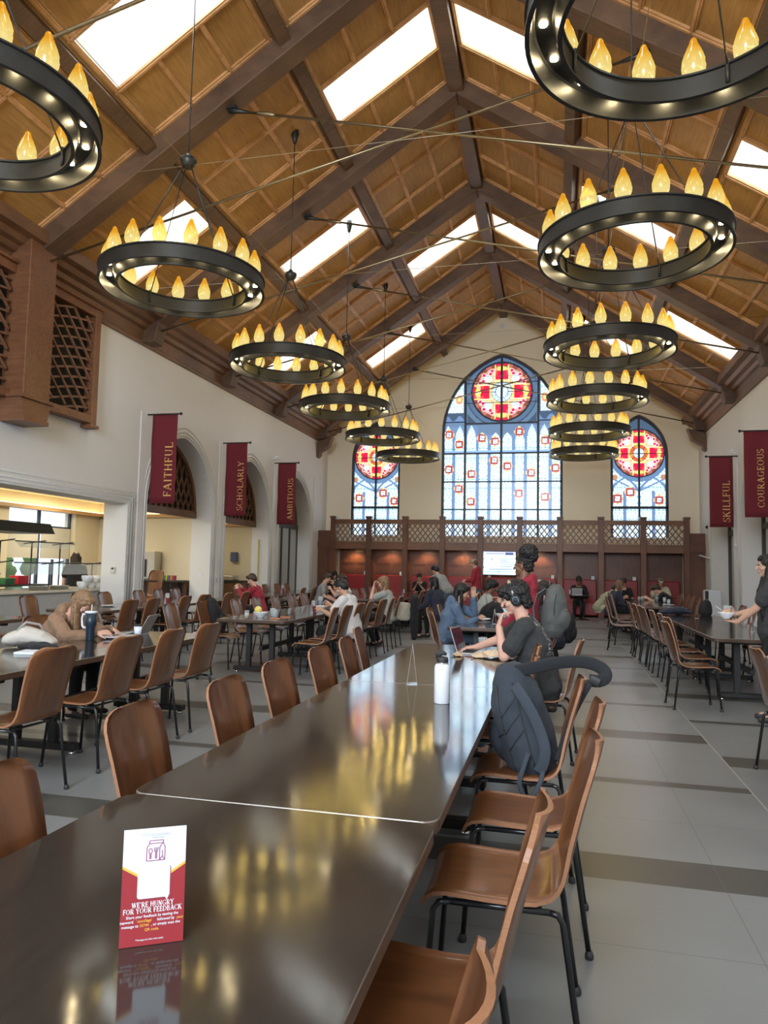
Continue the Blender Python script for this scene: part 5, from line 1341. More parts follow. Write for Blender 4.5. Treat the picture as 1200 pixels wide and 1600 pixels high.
# ------------------------------------------------------------------ things on the tables
TZ = .745
def txt(body, size, mtl, parent, loc, rot=(0, 0, 0), bold=0, align='CENTER'):
    c = bpy.data.curves.new('printed_text', 'FONT'); c.body = body; c.size = size; c.align_x = align; c.align_y = 'CENTER'; c.offset = bold; c.extrude = .0002
    c.materials.append(mtl); q = bpy.data.objects.new('printed_text', c); me = bpy.data.meshes.new_from_object(q); bpy.data.objects.remove(q); o = bpy.data.objects.new('printed_text', me); COL.objects.link(o); o.parent = parent; o.location = loc; o.rotation_euler = rot; return o
def card_face(t, w, h, front=True, detail=True):
    """printed side in the xy plane of t (x across, y up), at z=0 facing +z"""
    g = w*.002/w
    obj('card_stock', MB().box((-w/2, 0, -.0008), (w/2, h, 0)), m_paper, t)
    red = [(-w/2, 0), (w/2, 0), (w/2, h*.665), (0, h*.50), (-w/2, h*.665)]; gl = [(-w/2, h*.665), (0, h*.50), (w/2, h*.665), (w/2, h*.69), (0, h*.525), (-w/2, h*.69)]
    obj('printed_panel', MB().prism(red, (0, 0, .0), (1, 0, 0), (0, 1, 0), (0, 0, .0004)), m_maroon, t)
    obj('printed_stripe', MB().prism(gl[:3][::1]+gl[3:], (0, 0, .0), (1, 0, 0), (0, 1, 0), (0, 0, .0005)), m_cgold, t)
    if not detail: return
    r = w*.045; bx, by0, by1 = w*.255, h*.395, h*.675; pts = []
    for cx, cy, a0 in ((bx-r, by1-r, 0), (-bx+r, by1-r, 90), (-bx+r, by0+r, 180), (bx-r, by0+r, 270)):
        for i in range(6): a = math.radians(a0+i*18); pts.append((cx+r*math.cos(a), cy+r*math.sin(a)))
    sh = [(x*1.03+w*.008, y-w*.014) for x, y in pts]
    m_sh = mat('card_bubble_outline', (.22, .06, .10), .6)
    obj('bubble_outline', MB().prism(sh, (0, 0, .0004), (1, 0, 0), (0, 1, 0), (0, 0, .0003)), m_sh, t)
    b = MB().prism(pts, (0, 0, .0006), (1, 0, 0), (0, 1, 0), (0, 0, .0004)).prism([(bx*.72, by0+.001), (bx*.95, by0+.001), (bx*.85, by0-h*.03)], (0, 0, .0006), (1, 0, 0), (0, 1, 0), (0, 0, .0004))
    obj('speech_bubble', b, m_paper, t)
    m_ol = mat('card_outline_purple', (.30, .10, .20), .6); m_gt = mat('card_grey_print', (.42, .42, .46), .6)
    # paper bag line drawing with spoon and fork
    o = MB(); z = .0006; lw = w*.015
    def ln(pts, lw=lw, close=False):
        q = pts+[pts[0]] if close else pts
        for a, b_ in zip(q, q[1:]): o.bar((a[0]*w, a[1]*h, z), (b_[0]*w, b_[1]*h, z), lw, .0003, (0, 0, 1))
    ln([(-.13, .715), (-.13, .83), (-.09, .865), (-.09, .89), (.13, .89), (.13, .865), (.16, .83), (.16, .715)], close=True)
    ln([(-.09, .865), (.13, .865)]); ln([(.075, .715), (.075, .83), (.12, .865)]); ln([(.075, .715), (.12, .75), (.16, .715)]); ln([(.12, .75), (.12, .80)])
    ln([(-.07+.028*math.cos(a), .80+.022*math.sin(a)) for a in [i*.63 for i in range(10)]], close=True); ln([(-.07, .778), (-.07, .73)], lw*2.2)
    ln([(.02, .785), (.02, .73)], lw*2.2); ln([(-.008, .83), (-.004, .795), (.02, .787), (.044, .795), (.048, .83)]); ln([(.02, .787), (.02, .83)])
    obj('bag_icon', o, m_ol, t)
    txt('USCHospitality', w*.078, m_gt, t, (0, h*.945, .0005)); txt('student dining', w*.035, m_gt, t, (w*.04, h*.918, .0005))
    for k, (s_, y) in enumerate((("WE'RE HUNGRY", .345), ('FOR YOUR FEEDBACK', .295))):
        lt, W_ = serif_text(s_, w*.078, .0004, 1.7, .07); sc = min(1, (w*(.66 if k == 0 else .92))/W_); lt.v = [(x*sc, yy+h*y, zz+.0007) for x, yy, zz in lt.v]
        obj('title_lettering', lt, m_paper, t)
    y = .245
    for line in ([('Share your feedback by texting the', 0)], [("keyword ", 0), ("'uscvillage'", 1), (' followed by ', 0), ('your', 1)], [('message to ', 0), ('55744', 1), (', or simply scan the', 0)], [('QR code.', 1)]):
        tot = sum(len(a) for a, _ in line); x = -tot/2*w*.0268
        for a, gd in line:
            txt(a, w*.058, m_cgold if gd else m_paper, t, (x+len(a)/2*w*.0268, h*y, .0007), bold=.00004); x += len(a)*w*.0268
        y -= .038
    txt('*Message and data rates apply.', w*.036, m_paper, t, (-w*.03, h*.05, .0007))
def tent_card(label, x, y, rz, w=.115, h=.20, spread=.055, detail=False):
    t = thing('table_tent_card', label, 'table card', (x, y, TZ+.0012), math.radians(rz), 'folded feedback cards')
    a = math.atan2(spread/2, h)
    for k, nm in ((0, 'front_panel'), (1, 'back_panel')):
        e = bpy.data.objects.new(nm, None); COL.objects.link(e); e.parent = t
        sg = -1 if k == 0 else 1
        e.location = (0, sg*spread/2, 0); e.rotation_euler = (math.pi/2+ (sg*a if False else (-a)), 0, 0 if k == 0 else math.pi)
        card_face(e, w, math.hypot(h, spread/2), detail=(detail and k == 0))
    obj('base_fold', MB().box((-w/2, -spread/2, 0), (w/2, spread/2, .0012)), m_paper, t)
    return t
tent_card('folded red and white feedback card standing upright on the nearest table', -.772, 1.335, 31, .118, .208, .06, True)
tent_card('folded feedback card seen edge-on beside the white bottle', -.885, 4.56, 100, .115, .245, .066)
CARDS = [(-.80, 9.86, 88, 'second centre block, near its front edge'), (2.24, 12.75, 80, 'right tables, at the far end of the first one'), (2.45, 10.2, 84, 'right tables, under the bowl'), (-6.62, 11.5, 85, 'arcade tables by the white bowl'), (-3.62, 10.6, 84, 'middle left tables past the lemon'), (-3.6, 17.3, 84, 'far left block, nearer'), (-7.05, 18.1, 84, 'far arcade tables'), (-.85, 17.1, 80, 'far centre block, nearer'), (-.9, 18.8, 80, 'far centre block, middle'), (-.8, 20.2, 80, 'far centre block, farther'), (2.2, 18.2, 80, 'far right block')]
for x, y, r, lab in CARDS: tent_card('folded feedback card on the '+lab, x, y, r)
for i in range(0, 8):
    x = PX[i]+1.0 if i != 4 else PX[i]+.2
    tag(obj('booth_card', MB().prism([(-.03, 0), (.03, 0), (0, .12)], (x, 24.50, 1.20), (0, 1, 0), (0, 0, 1), (.10, 0, 0)), m_paper), 'small white card standing on the %s booth backrest' % ORD[i].replace('nearest', 'leftmost'), 'table card', 'cards on the booth backs')

def bottle(name, label, loc, prof, m, cap_prof, mc, extra=None, cat='bottle'):
    t = thing(name, label, cat, loc); obj('body', MB().lathe(prof, 28), m, t); c = obj('lid', MB().lathe(cap_prof, 20), mc, t); return t, c
t, c = bottle('water_bottle', 'white steel water bottle with a black flip lid on the centre table', (-.605, 3.98, TZ), [(0, 0), (.040, 0), (.0435, .004), (.0435, .185), (.040, .203), (.030, .215), (0, .215)], m_white, [(0, .212), (.030, .212), (.033, .216), (.033, .24), (.028, .248), (0, .25)], m_rubber)
obj('ring', MB().lathe([(.0305, .212), (.0335, .214), (.0335, .219), (.0305, .221)], 24, closed=True), m_chrome, t)
obj('spout', MB().tube([(-.022, 0, .245), (-.015, 0, .268), (.005, 0, .272), (.022, 0, .262)], [.012, .012, .011, .008], 10).tube([(-.03, 0, .235), (-.034, 0, .262), (-.012, 0, .282), (.004, 0, .274)], .006, 8), m_rubber, c)
m_navy = mat('tumbler_navy', (.018, .035, .055), .35, .2)
t, c = bottle('tumbler', 'tall navy tumbler with a white lid, handle and straw', (-4.22, 5.98, TZ), [(0, 0), (.036, 0), (.038, .006), (.042, .12), (.052, .14), (.054, .25), (0, .25)], m_navy, [(0, .25), (.056, .25), (.057, .262), (.050, .270), (0, .27)], m_white)
obj('handle', MB().tube([(-.050, 0, .235), (-.085, 0, .238), (-.096, 0, .20), (-.090, 0, .13), (-.070, 0, .112), (-.046, 0, .115)], .010, 8), m_white, t)
obj('straw', MB().tube([(0, 0, .26), (.004, .0, .33)], .0045, 8), mat('straw_cream', (.75, .68, .52), .5), c)
t, c = bottle('coffee_cup', 'white paper coffee cup with a black lid beside the open laptop', (-4.0, 6.42, TZ), [(0, 0), (.030, 0), (.040, .105), (0, .105)], m_paper, [(0, .105), (.042, .105), (.043, .112), (.036, .122), (0, .122)], m_rubber, cat='cup')
t, c = bottle('water_bottle', 'teal water bottle standing on the arcade table', (-6.85, 9.62, TZ), [(0, 0), (.040, 0), (.042, .01), (.042, .15), (.030, .20), (.022, .215), (0, .215)], mat('teal_bottle', (.06, .22, .25), .3), [(0, .21), (.027, .21), (.027, .25), (0, .25)], m_rubber)
obj('loop', MB().tube([(-.015, 0, .25), (-.012, 0, .275), (.012, 0, .275), (.015, 0, .25)], .004, 6), m_rubber, t)
def plate(label, x, y, r=.12, food=None):
    t = thing('plate', label, 'plate', (x, y, TZ)); obj('dish', MB().lathe([(0, 0), (r*.5, 0), (r*.62, .006), (r, .020), (r, .024), (r*.6, .010), (0, .008)], 28), m_ceram, t)
    return t
def bowl(label, x, y, z=TZ, r=.095, food=(.75, .70, .55), cat='bowl'):
    t = thing('bowl', label, cat, (x, y, z)); h = r*.72
    obj('dish', MB().lathe([(0, 0), (r*.42, 0), (r*.45, .010), (r*.80, h*.55), (r, h), (r*1.01, h+.003), (r*.95, h), (r*.74, h*.55), (0, h*.25)], 28), m_ceram, t)
    f = MB()
    for i in range(22):
        a, q = random.uniform(0, 6.3), random.uniform(0, r*.62); f.ball((q*math.cos(a), q*math.sin(a), h*.72+random.uniform(-.004, .012)), random.uniform(.012, .022), k=7, l=5)
    obj('food', f, mat('food_%d' % int(food[0]*100), food, .6), t); return t
def glass(label, x, y, h=.12, r=.036, fill=None, name='drinking_glass'):
    t = thing(name, label, 'glass', (x, y, TZ)); obj('tumbler_glass', MB().lathe([(0, 0), (r*.85, 0), (r, h), (r*.93, h), (r*.78, .008), (0, .008)], 20), m_glass, t)
    if fill: obj('drink', MB().lathe([(0, .009), (r*.77, .009), (r*.88, h*.7), (0, h*.7)], 18), mat('drink_%d' % int(fill[0]*100), fill, .2), t)
    return t
def laptop(label, x, y, rz, ang=105, w=.31, d=.215, lit=(.03, .035, .05)):
    """user sits on the local -y side"""
    t = thing('laptop', label, 'laptop', (x, y, TZ), math.radians(rz))
    ms = mat('laptop_silver', (.56, .57, .60), .35, .6)
    b = bevel(obj('base', MB().box((-w/2, -d/2, 0), (w/2, d/2, .012)), ms, t), .003)
    k = MB()
    for r_ in range(5):
        for q in range(13): k.box((-w*.44+q*w*.068, d*.36-r_*.021-.017, .012), (-w*.44+q*w*.068+w*.058, d*.36-r_*.021, .0135))
    obj('keyboard', k, m_rubber, b); obj('trackpad', MB().box((-w*.15, -d*.44, .0118), (w*.15, -d*.17, .0126)), mat('trackpad_grey', (.45, .46, .48), .3), b)
    s = obj('screen_lid', MB().box((-w/2, -.003, 0), (w/2, .003, d)), ms, t, (0, d/2, .012), (math.radians(-(ang-90)), 0, 0)); bevel(s, .002)
    obj('screen', MB().box((-w*.475, -.0040, d*.05), (w*.475, -.0030, d*.96)), mat('laptop_screen_dark', lit, .12), s); return t
laptop('open silver laptop in front of the man with headphones', -.70, 6.42, 82, 108)
laptop('open silver laptop in front of the person in brown', -4.18, 6.62, -78, 118)
laptop('open laptop on the booth table of the person in dark clothes', .62, 22.75, 180, 110)
def crumple(label, x, y, w, d, h, m, seed, name='paper_wrapper', z=TZ):
    random.seed(seed); n = 9; vs = []; fs = []
    for j in range(n):
        for i in range(n):
            u, v = i/(n-1)-.5, j/(n-1)-.5; e = max(abs(u), abs(v))*2
            vs.append((u*w*(1+random.uniform(-.12, .12)), v*d*(1+random.uniform(-.2, .2)), max(.0035, random.uniform(.15, 1)*h*(1.05-e*.75))))
    for j in range(n-1):
        for i in range(n-1): a = j*n+i; fs += [(a, a+1, a+n+1), (a, a+n+1, a+n)]
    o = obj(name, MB().add(vs, fs), m); o.location = (x, y, z); s = o.modifiers.new('thickness', 'SOLIDIFY'); s.thickness = .0015; s.offset = 1
    return tag(o, label, 'wrapper')
m_kraft = mat('kraft_paper', (.52, .37, .22), .8)
crumple('crumpled brown paper wrapper spread beside the elbow on the table', -.50, 6.13, .36, .18, .085, mat('kraft_light', (.62, .47, .31), .8), 3)
crumple('small crumpled ball of brown paper next to the laptop', -.80, 6.12, .085, .08, .05, m_kraft, 5)
glass('clear empty glass just beyond the open silver laptop', -.66, 6.82, .10, .045)
bowl('white bowl of food with a red rim of salsa by the denim hoodie girl', -.78, 11.0, r=.10, food=(.60, .12, .06)); bowl('second white bowl between the cups on the centre block', -.55, 11.35, r=.085)
glass('white paper cup beside the bowls on the centre block', -.62, 10.9, .09, .035, (.80, .78, .74)); plate('white plate by the elbow of the denim hoodie girl', -1.02, 10.55, .11)
o = thing('handbag', 'pale cream handbag on the centre block table', 'bag', (-.98, 12.1, TZ)); q = MB(); q.loft([(V((0, 0, .03)), .13, .06), (V((0, 0, .12)), .12, .055), (V((0, 0, .18)), .08, .03)], (1, 0, 0)); organic('bag_body', q, C_BEI, o, .012, 3); obj('handle', MB().tube([(-.06, 0, .18), (-.05, 0, .27), (.05, 0, .27), (.06, 0, .18)], .008, 6), C_BEI, o)
# left tables
plate('white plate with food beside the navy tumbler', -4.12, 6.22, .13)
bag = thing('tote_bag', 'pale canvas tote bag slumped over a dark garment at the left edge', 'bag', (-4.28, 5.30, TZ), .3)
q = MB(); q.loft([(V((-.22, 0, .06)), .09, .045), (V((-.08, .02, .10)), .11, .085), (V((.08, .0, .075)), .10, .06), (V((.17, -.01, .04)), .07, .03)], (0, 1, 0)); organic('bag_body', q, cloth('canvas', (.50, .47, .42)), bag, .009, 3, CLD, .03)
obj('strap', MB().tube([(-.12, -.05, .14), (-.06, -.02, .21), (.03, .03, .19), (.08, .04, .12)], .012, 6), cloth('strap_grey', (.30, .28, .26)), bag)
q = MB(); q.loft([(V((0, 0, .03)), .10, .025), (V((.14, -.03, .035)), .10, .03), (V((.26, -.02, .02)), .06, .016)], (0, 1, 0)); g_ = thing('garment', 'black garment lying on the table beside the canvas tote', 'clothing', (-4.22, 5.14, TZ+.005), .2); organic('folds', q, C_BLK, g_, .009, 3, CLD, .035)
bk = bevel(tag(obj('notebook', MB().box((-.14, -.10, 0), (.14, .10, .018)), m_paper, None, (-3.98, 4.98, TZ), (0, 0, .25)), 'white paper pad lying by the black garment at the left edge', 'paper'), .003)
bowl('white bowl on the arcade tables with a spoon in it', -6.95, 11.6, r=.10)
bowl('white bowl next to the lemon on the middle left table', -3.98, 9.42, r=.105)
o = thing('lemon', 'yellow lemon half standing in the white bowl', 'fruit', (-4.04, 9.47, TZ+.105)); organic('peel', MB().ball((0, 0, 0), (.055, .050, .050)), mat('lemon_yellow', (.72, .62, .14), .5), o, .008, 2)
for i, (x, y, l) in enumerate(((-4.08, 9.18, 'left of the lemon bowl'), (-3.84, 9.60, 'right of the lemon bowl'), (-3.98, 9.85, 'behind the lemon bowl'))): glass('short clear glass '+l, x, y, .11, .036, None if i else (.55, .53, .48))
for i, (x, y) in enumerate(((-3.68, 9.62), (-3.72, 9.30))): tag(obj('napkin', MB().box((-.07, -.05, 0), (.07, .05, .012)), mat('napkin_orange', (.45, .16, .08), .7), None, (x, y, TZ), (0, 0, .4*i)), 'folded reddish napkin right of the lemon bowl, '+('nearer' if i else 'farther'), 'napkin')
bowl('white bowl in front of the man in the white tee', -3.78, 11.45, r=.10); glass('tall blue grey tumbler on the middle left table', -4.0, 12.1, .20, .045, (.10, .13, .22))
tag(bevel(obj('folder', MB().box((-.16, -.12, 0), (.16, .12, .02)), mat('folder_white_red', (.70, .50, .46), .6), None, (-4.95, 9.72, .468), (0, 0, .2)), .003), 'pinkish folder lying on a chair seat by the middle left table', 'folder')
# right tables
o = thing('jacket', 'dark navy jacket heaped on the right table', 'clothing', (2.02, 14.0-.35, TZ+.01)); q = MB(); q.loft([(V((-.22, 0, .03)), .10, .025), (V((-.05, 0, .06)), .14, .055), (V((.12, .02, .075)), .13, .07), (V((.26, 0, .03)), .09, .03)], (0, 1, 0)); organic('folds', q, C_NAVY, o, .012, 3, CLD, .06)
crumple('crumpled brown napkin on the right table', 2.72, 12.2, .13, .1, .05, m_kraft, 9, 'napkin')
for i, (x, y) in enumerate(((2.45, 19.2), (2.6, 19.0), (2.1, 19.1), (2.5, 17.6), (2.0, 18.9))): glass('small cup on the far right table, '+['by the black tee man', 'rightmost', 'leftmost', 'nearest', 'beside the brown haired woman'][i], x, y, .13, .04, (.60, .60, .66) if i % 2 else (.12, .10, .10))
plate('white plate on the far right table', 2.45, 17.3, .13)
for i, (x, y, l) in enumerate(((-.7, 12.9, 'centre block, farther end'), (-3.9, 16.4, 'far left block'), (-.9, 16.6, 'far centre block'), (-7.1, 10.5, 'arcade tables'), (-3.9, 13.3, 'table of the grey green tee woman'))): plate('white plate on the '+l, x, y, .12)
# what the woman at the right holds
t = p25['t']; MW = Matrix.Translation(t.location) @ Matrix.Rotation(t.rotation_euler.z, 4, 'Z') @ Matrix.Scale(t.scale.x, 4)
hl = MW @ V((p25['wr'][0]+V((.035, .10, .03)))); hr = MW @ V((p25['wr'][1]+V((-.045, .085, .0))))
bw = bowl('white bowl held in the hand of the woman at the right edge', hl.x, hl.y, hl.z, .085, (.70, .55, .35))
obj('fork', MB().tube([(0, 0, .06), (-.10, .02, .125)], .003, 6), m_white, bw)
g = glass('glass of orange drink held by the woman at the right edge', hr.x, hr.y, .12, .046, (.75, .24, .08)); g.location.z = hr.z-.03
# backpack on the chair
bp = backpack('dark blue grey backpack leaning on a chair seat with one strap looped over', (-.105, 3.88, .475), (ra(-17), 0, ra(72)), cloth('backpack_slate', (.026, .034, .045), .2), .165, .145, .265, straps=False)
def ribbon(pts, w, th, nrm):
    P_ = [V(p) for p in pts]; Q = []
    for i in range(len(P_)-1):
        p0, p1_, p2_, p3_ = P_[max(i-1, 0)], P_[i], P_[i+1], P_[min(i+2, len(P_)-1)]
        for k in range(5):
            t = k/5; Q.append(.5*((2*p1_)+(p2_-p0)*t+(2*p0-5*p1_+4*p2_-p3_)*t*t+(3*p1_-p0-3*p2_+p3_)*t**3))
    Q.append(P_[-1]); n = V(nrm).normalized(); vs = []; fs = []; mb = MB(); prof = [(-.5, -.25), (-.38, -.5), (.38, -.5), (.5, -.25), (.5, .25), (.38, .5), (-.38, .5), (-.5, .25)]; m = len(prof)
    for i, q in enumerate(Q):
        d = (Q[min(i+1, len(Q)-1)]-Q[max(i-1, 0)]).normalized(); a = d.cross(n).normalized(); nn = a.cross(d).normalized()
        vs += [q+a*(u*w)+nn*(v*th) for u, v in prof]
    for i in range(len(Q)-1):
        for j in range(m): fs.append((i*m+j, i*m+(j+1) % m, (i+1)*m+(j+1) % m, (i+1)*m+j))
    fs += [tuple(range(m-1, -1, -1)), tuple((len(Q)-1)*m+j for j in range(m))]
    return mb.add(vs, fs, 0, True)
def strap(name, pts, w, m, parent, th=.018):
    q = ribbon(pts, w, th, (0, 1, .15)); inv = (Matrix.Translation(bp.location) @ bp.rotation_euler.to_matrix().to_4x4()).inverted()
    q.v = [tuple(inv @ V(v)) for v in q.v]; return obj(name, q, m, parent)
w_, d_, h_ = .165, .145, .265
def side_pt(th, z, k=1.012):
    z = z; f = (.92+.08*min(1, z/(h_*.5))) if z < h_*.5 else (1-.03*min(1, (z-h_*.5)/(h_*.8)) if z < h_*1.3 else .97-.25*min(1, (z-h_*1.3)/(h_*.45)))
    return V((-w_*f*math.cos(th)*k, d_*f*math.sin(th)*k, z))
for nm, pts in (('side_seam', [side_pt(.30, z/50) for z in range(1, 23)]), ('panel_seam', [side_pt(-.45, z/50) for z in range(1, 23)]), ('pocket_seam', [side_pt(t/10, .215-.004*t) for t in range(3, 15)]),
                ('quilt_seam', [side_pt(t/10, .15-.012*t) for t in range(-4, 4)]), ('quilt_seam', [side_pt(t/10, .23-.012*t) for t in range(-4, 4)]), ('quilt_seam', [side_pt(t/10, .31-.012*t) for t in range(-4, 4)])):
    obj(nm, MB().tube(pts, .0028, 5), m_rubber, bp)
m_st = cloth('strap_black', (.012, .013, .016))
arc = [(-.20, 3.86, .955), (-.12, 3.85, .975), (-.04, 3.84, .998), (.04, 3.84, 1.015), (.12, 3.83, 1.022), (.19, 3.82, 1.012), (.235, 3.81, .985), (.24, 3.80, .955), (.21, 3.80, .935), (.165, 3.81, .935)]
strap('looped_strap', arc, .062, m_st, bp)
strap('strap_webbing', [(.17, 3.80, .93), (.13, 3.79, .86), (.09, 3.78, .78), (.06, 3.77, .70), (.03, 3.77, .60), (.01, 3.77, .54)], .032, m_st, bp)
strap('strap_buckle', [(.165, 3.795, .945), (.215, 3.79, .925)], .045, m_rubber, bp)
strap('front_strap', [(-.20, 3.735, .90), (-.16, 3.71, .85), (-.11, 3.70, .77), (-.07, 3.70, .68), (-.05, 3.70, .60), (-.06, 3.71, .53), (-.08, 3.72, .49)], .055, cloth('strap_slate', (.035, .045, .058)), bp)
strap('loose_webbing', [(-.13, 3.70, .58), (-.155, 3.66, .51), (-.17, 3.64, .45), (-.15, 3.65, .39)], .022, cloth('strap_slate', (.035, .045, .058)), bp)
strap('loose_webbing', [(-.06, 3.69, .50), (-.075, 3.65, .45), (-.11, 3.64, .39), (-.14, 3.64, .36)], .022, cloth('strap_slate', (.035, .045, .058)), bp)
# black backpack leaning over the near corner of the middle left tables, another by the aisle, bags
backpack('black backpack slumped on a chair beside the man in dark red', (-4.92, 10.05, .47), (ra(12), ra(18), ra(-70)), m_blacktex, .17, .12, .27)
backpack('black backpack hanging on a chair behind the woman in navy', (.16, 10.5, .50), (ra(-6), 0, ra(-95)), m_blacktex, .14, .09, .20)
backpack('dark backpack standing on the right tables', (2.55, 14.15-.5, TZ), (0, 0, ra(30)), m_blacktex, .12, .08, .13, straps=False)
j = thing('jacket', 'black jacket hanging over a chair back in the aisle', 'clothing', (-2.55, 13.25, 0)); q = MB(); q.loft([(V((0, 0, .18)), .10, .05), (V((0, 0, .5)), .17, .07), (V((0, 0, .85)), .19, .07), (V((0, 0, .94)), .17, .06)], (0, 1, 0)); organic('cloth', q, C_BLK, j, .014, 3, CLD, .05)
t = thing('tote_bag', 'beige canvas bag hanging on the chair of the grey green tee woman', 'bag', (-2.78, 13.35, .50), .2); q = MB(); q.loft([(V((0, 0, .02)), .13, .05), (V((0, 0, .18)), .15, .06), (V((0, 0, .30)), .14, .035)], (1, 0, 0)); organic('bag_body', q, C_KHA, t, .012, 3, CLD, .03)
t = thing('shopping_bag', 'green bag standing on the floor by the standing men', 'bag', (-1.95, 16.2, .01), .2); q = MB(); q.loft([(V((0, 0, .04)), .13, .07), (V((0, 0, .25)), .14, .08), (V((0, 0, .40)), .12, .04)], (1, 0, 0)); organic('bag_body', q, C_GREEN, t, .014, 3, CLD, .03)
for k, (x, y) in enumerate(((.75, 23.0), (3.1, 23.0), (-4.3, 22.75), (-7.3, 23.0))):
    t = thing('booth_table', 'small dark booth table under the balcony, %s' % ['in front of the person with a laptop', 'in front of the bearded man', 'in front of the person in black shirt', 'in front of the person in a black cap'][k], 'table', (x, y, 0), 0, 'booth tables')
    bevel(obj('tabletop', MB().box((-.35, -.28, .72), (.35, .28, .745)), m_table, t), .005); obj('leg', MB().tube([(0, 0, .02), (0, 0, .72)], .035, 10), m_tleg, t); obj('base', MB().lathe([(0, 0), (.24, 0), (.24, .012), (.05, .03), (0, .03)], 20), m_tleg, t)
glass('pale bottle on the booth table beside the laptop', .42, 22.9, .16, .03, (.65, .60, .45), 'bottle')

# ------------------------------------------------------------------ screen under the balcony
tv = thing('display_screen', 'wall display showing a bright slide with a map and lines of text', 'screen', (-1.885, 24.05, 1.30)); tv.location.y = 24.14
bevel(obj('casing', MB().box((-.62, 0, -.02), (.62, .06, .78)), m_rubber, tv), .008)
obj('screen_panel', MB().box((-.60, -.004, 0), (.60, 0, .76)), mat('screen_glow', (.5, .7, .8), .3, emis=(.66, .88, .96), estr=.85), tv)
m_tx = mat('slide_text', (.05, .12, .30), .5, emis=(.10, .16, .34), estr=.5); m_hd = mat('slide_header', (.5, .5, .8), .5, emis=(.62, .66, .92), estr=.8); m_g2 = mat('slide_green', (.1, .5, .3), .5, emis=(.10, .50, .32), estr=.5); m_pk = mat('slide_lavender', (.6, .6, .8), .5, emis=(.72, .76, .96), estr=.85)
obj('slide_header', MB().box((-.60, -.006, .63), (.60, -.004, .76)), m_hd, tv)
for i, (z, x0, x1) in enumerate(((.53, .08, .52), (.48, .08, .32), (.41, .10, .54), (.34, .10, .54), (.27, .10, .50), (.695, -.36, .22))): obj('slide_text_line', MB().box((x0, -.0075, z-.007), (x1, -.006, z+.007)), m_tx, tv)
obj('slide_text_line', MB().box((-.28, -.0075, .17), (.50, -.006, .19)).box((.26, -.0075, .655), (.52, -.006, .735)), m_tx, tv)
obj('slide_wave', MB().box((-.45, -.0075, .085), (.10, -.006, .10)).box((.0, -.0075, .10), (.50, -.006, .115)), m_g2, tv)
obj('slide_map', MB().prism([(-.30+.20*math.cos(a)*(1+.15*math.sin(3*a)), .40+.15*math.sin(a)) for a in [i*.35 for i in range(18)]], (0, -.004, 0), (1, 0, 0), (0, 0, 1), (0, -.003, 0)), m_pk, tv)
obj('slide_markers', MB().box((-.20, -.009, .47), (-.17, -.007, .55)).box((-.46, -.009, .49), (-.43, -.007, .54)).box((-.46, -.009, .20), (-.43, -.007, .27)), m_g2, tv)

# ------------------------------------------------------------------ wall bits
t = thing('air_purifier', 'white and black standing air purifier against the right wall', 'air purifier', (4.22, 21.7, 0)); bevel(obj('casing', MB().box((-.22, -.14, .02), (.22, .14, 1.02)), m_white, t), .03); bevel(obj('side_grille', MB().box((-.21, -.15, .15), (-.12, -.135, 1.0)), m_rubber, t), .01)
tag(obj('card_shelf', MB().prism([(0, 0), (-.30, .10), (-.30, .13), (0, .04)], (XR-.01, 23.2, 1.90), (1, 0, 0), (0, 0, 1), (0, .25, 0)), m_white), 'small white angled bracket shelf on the right wall', 'shelf')
for i, (x, y, z, l) in enumerate(((XR-.04, 23.55, 2.88, 'beside the balcony on the right wall'), (XR-.04, 20.0, 2.2, 'under the banner pier on the right wall'))): tag(obj('camera_dome', MB().ball((x, y, z), .05).box((x, y-.04, z-.03), (XR, y+.04, z+.03)), m_rubber if i == 0 else m_white), 'small dome camera '+l, 'camera')
t = thing('thermostat', 'small white thermostat on the left pier', 'thermostat', (XL-.25, 12.44, 1.32)); bevel(obj('casing', MB().box((-.05, -.02, -.06), (.05, 0, .06)), mat('thermostat_white', (.62, .60, .55), .5), t), .005); obj('screen', MB().box((-.025, -.024, .01), (.025, -.02, .04)), m_rubber, t)
for k, (y, z, l) in enumerate(((15.9, 1.2, 'first arch pier'), (16.35, 1.1, 'pier between arches'))): tag(obj('wall_switch', MB().box((XL-.30, y+.06, z-.06), (XL-.2, y+.07, z+.06)) if k == 0 else MB().box((XL+.05, y-.04, z-.06), (XL+.06, y+.04, z+.06)), m_white), 'white switch plate on the '+l, 'switch')
tag(obj('door_rail', MB().box((XL-.30, 19.52, 1.0), (XL-.27, 19.56, 2.2)), mat('yellow_strip', (.55, .45, .10), .5)), 'tall yellow strip on the side of the second arch', 'rail')

# ------------------------------------------------------------------ servery
t = thing('serving_counter', 'long grey granite serving counter beyond the arcade opening', 'counter', (-9.3, 11.0, 0))
bevel(obj('counter_base', MB().box((-.55, -3.2, 0), (.55, 2.6, .90)), m_granite, t), .01); bevel(obj('countertop', MB().box((-.60, -3.25, .90), (.60, 2.65, .94)), mat('counter_stone_top', (.62, .58, .48), .25), t), .008)
def sneeze(label, y0, y1, z0, z1, x):
    t = thing('sneeze_guard', label, 'glass guard', (x, (y0+y1)/2, .94)); h = (y1-y0)/2
    for k, y in enumerate((-h, 0, h)): obj('post', MB().tube([(0, y, 0), (0, y, z1-.94)], .014, 8), m_iron, t); obj('arm', MB().bar((-.18, y, z1-.96), (.30, y, z1-.90), .02, .02), m_iron, t)
    obj('glass_panel', MB().prism([(.30, z1-.93), (.42, z0-.94), (.428, z0-.94), (.308, z1-.93)], (0, -h, 0), (1, 0, 0), (0, 0, 1), (0, 2*h, 0)), m_glass, t)
    obj('top_glass', MB().box((-.2, -h, z1-.925), (.32, h, z1-.915)), m_glass, t); obj('rail', MB().bar((.32, -h, z1-.93), (.32, h, z1-.93), .018, .018), m_iron, t)
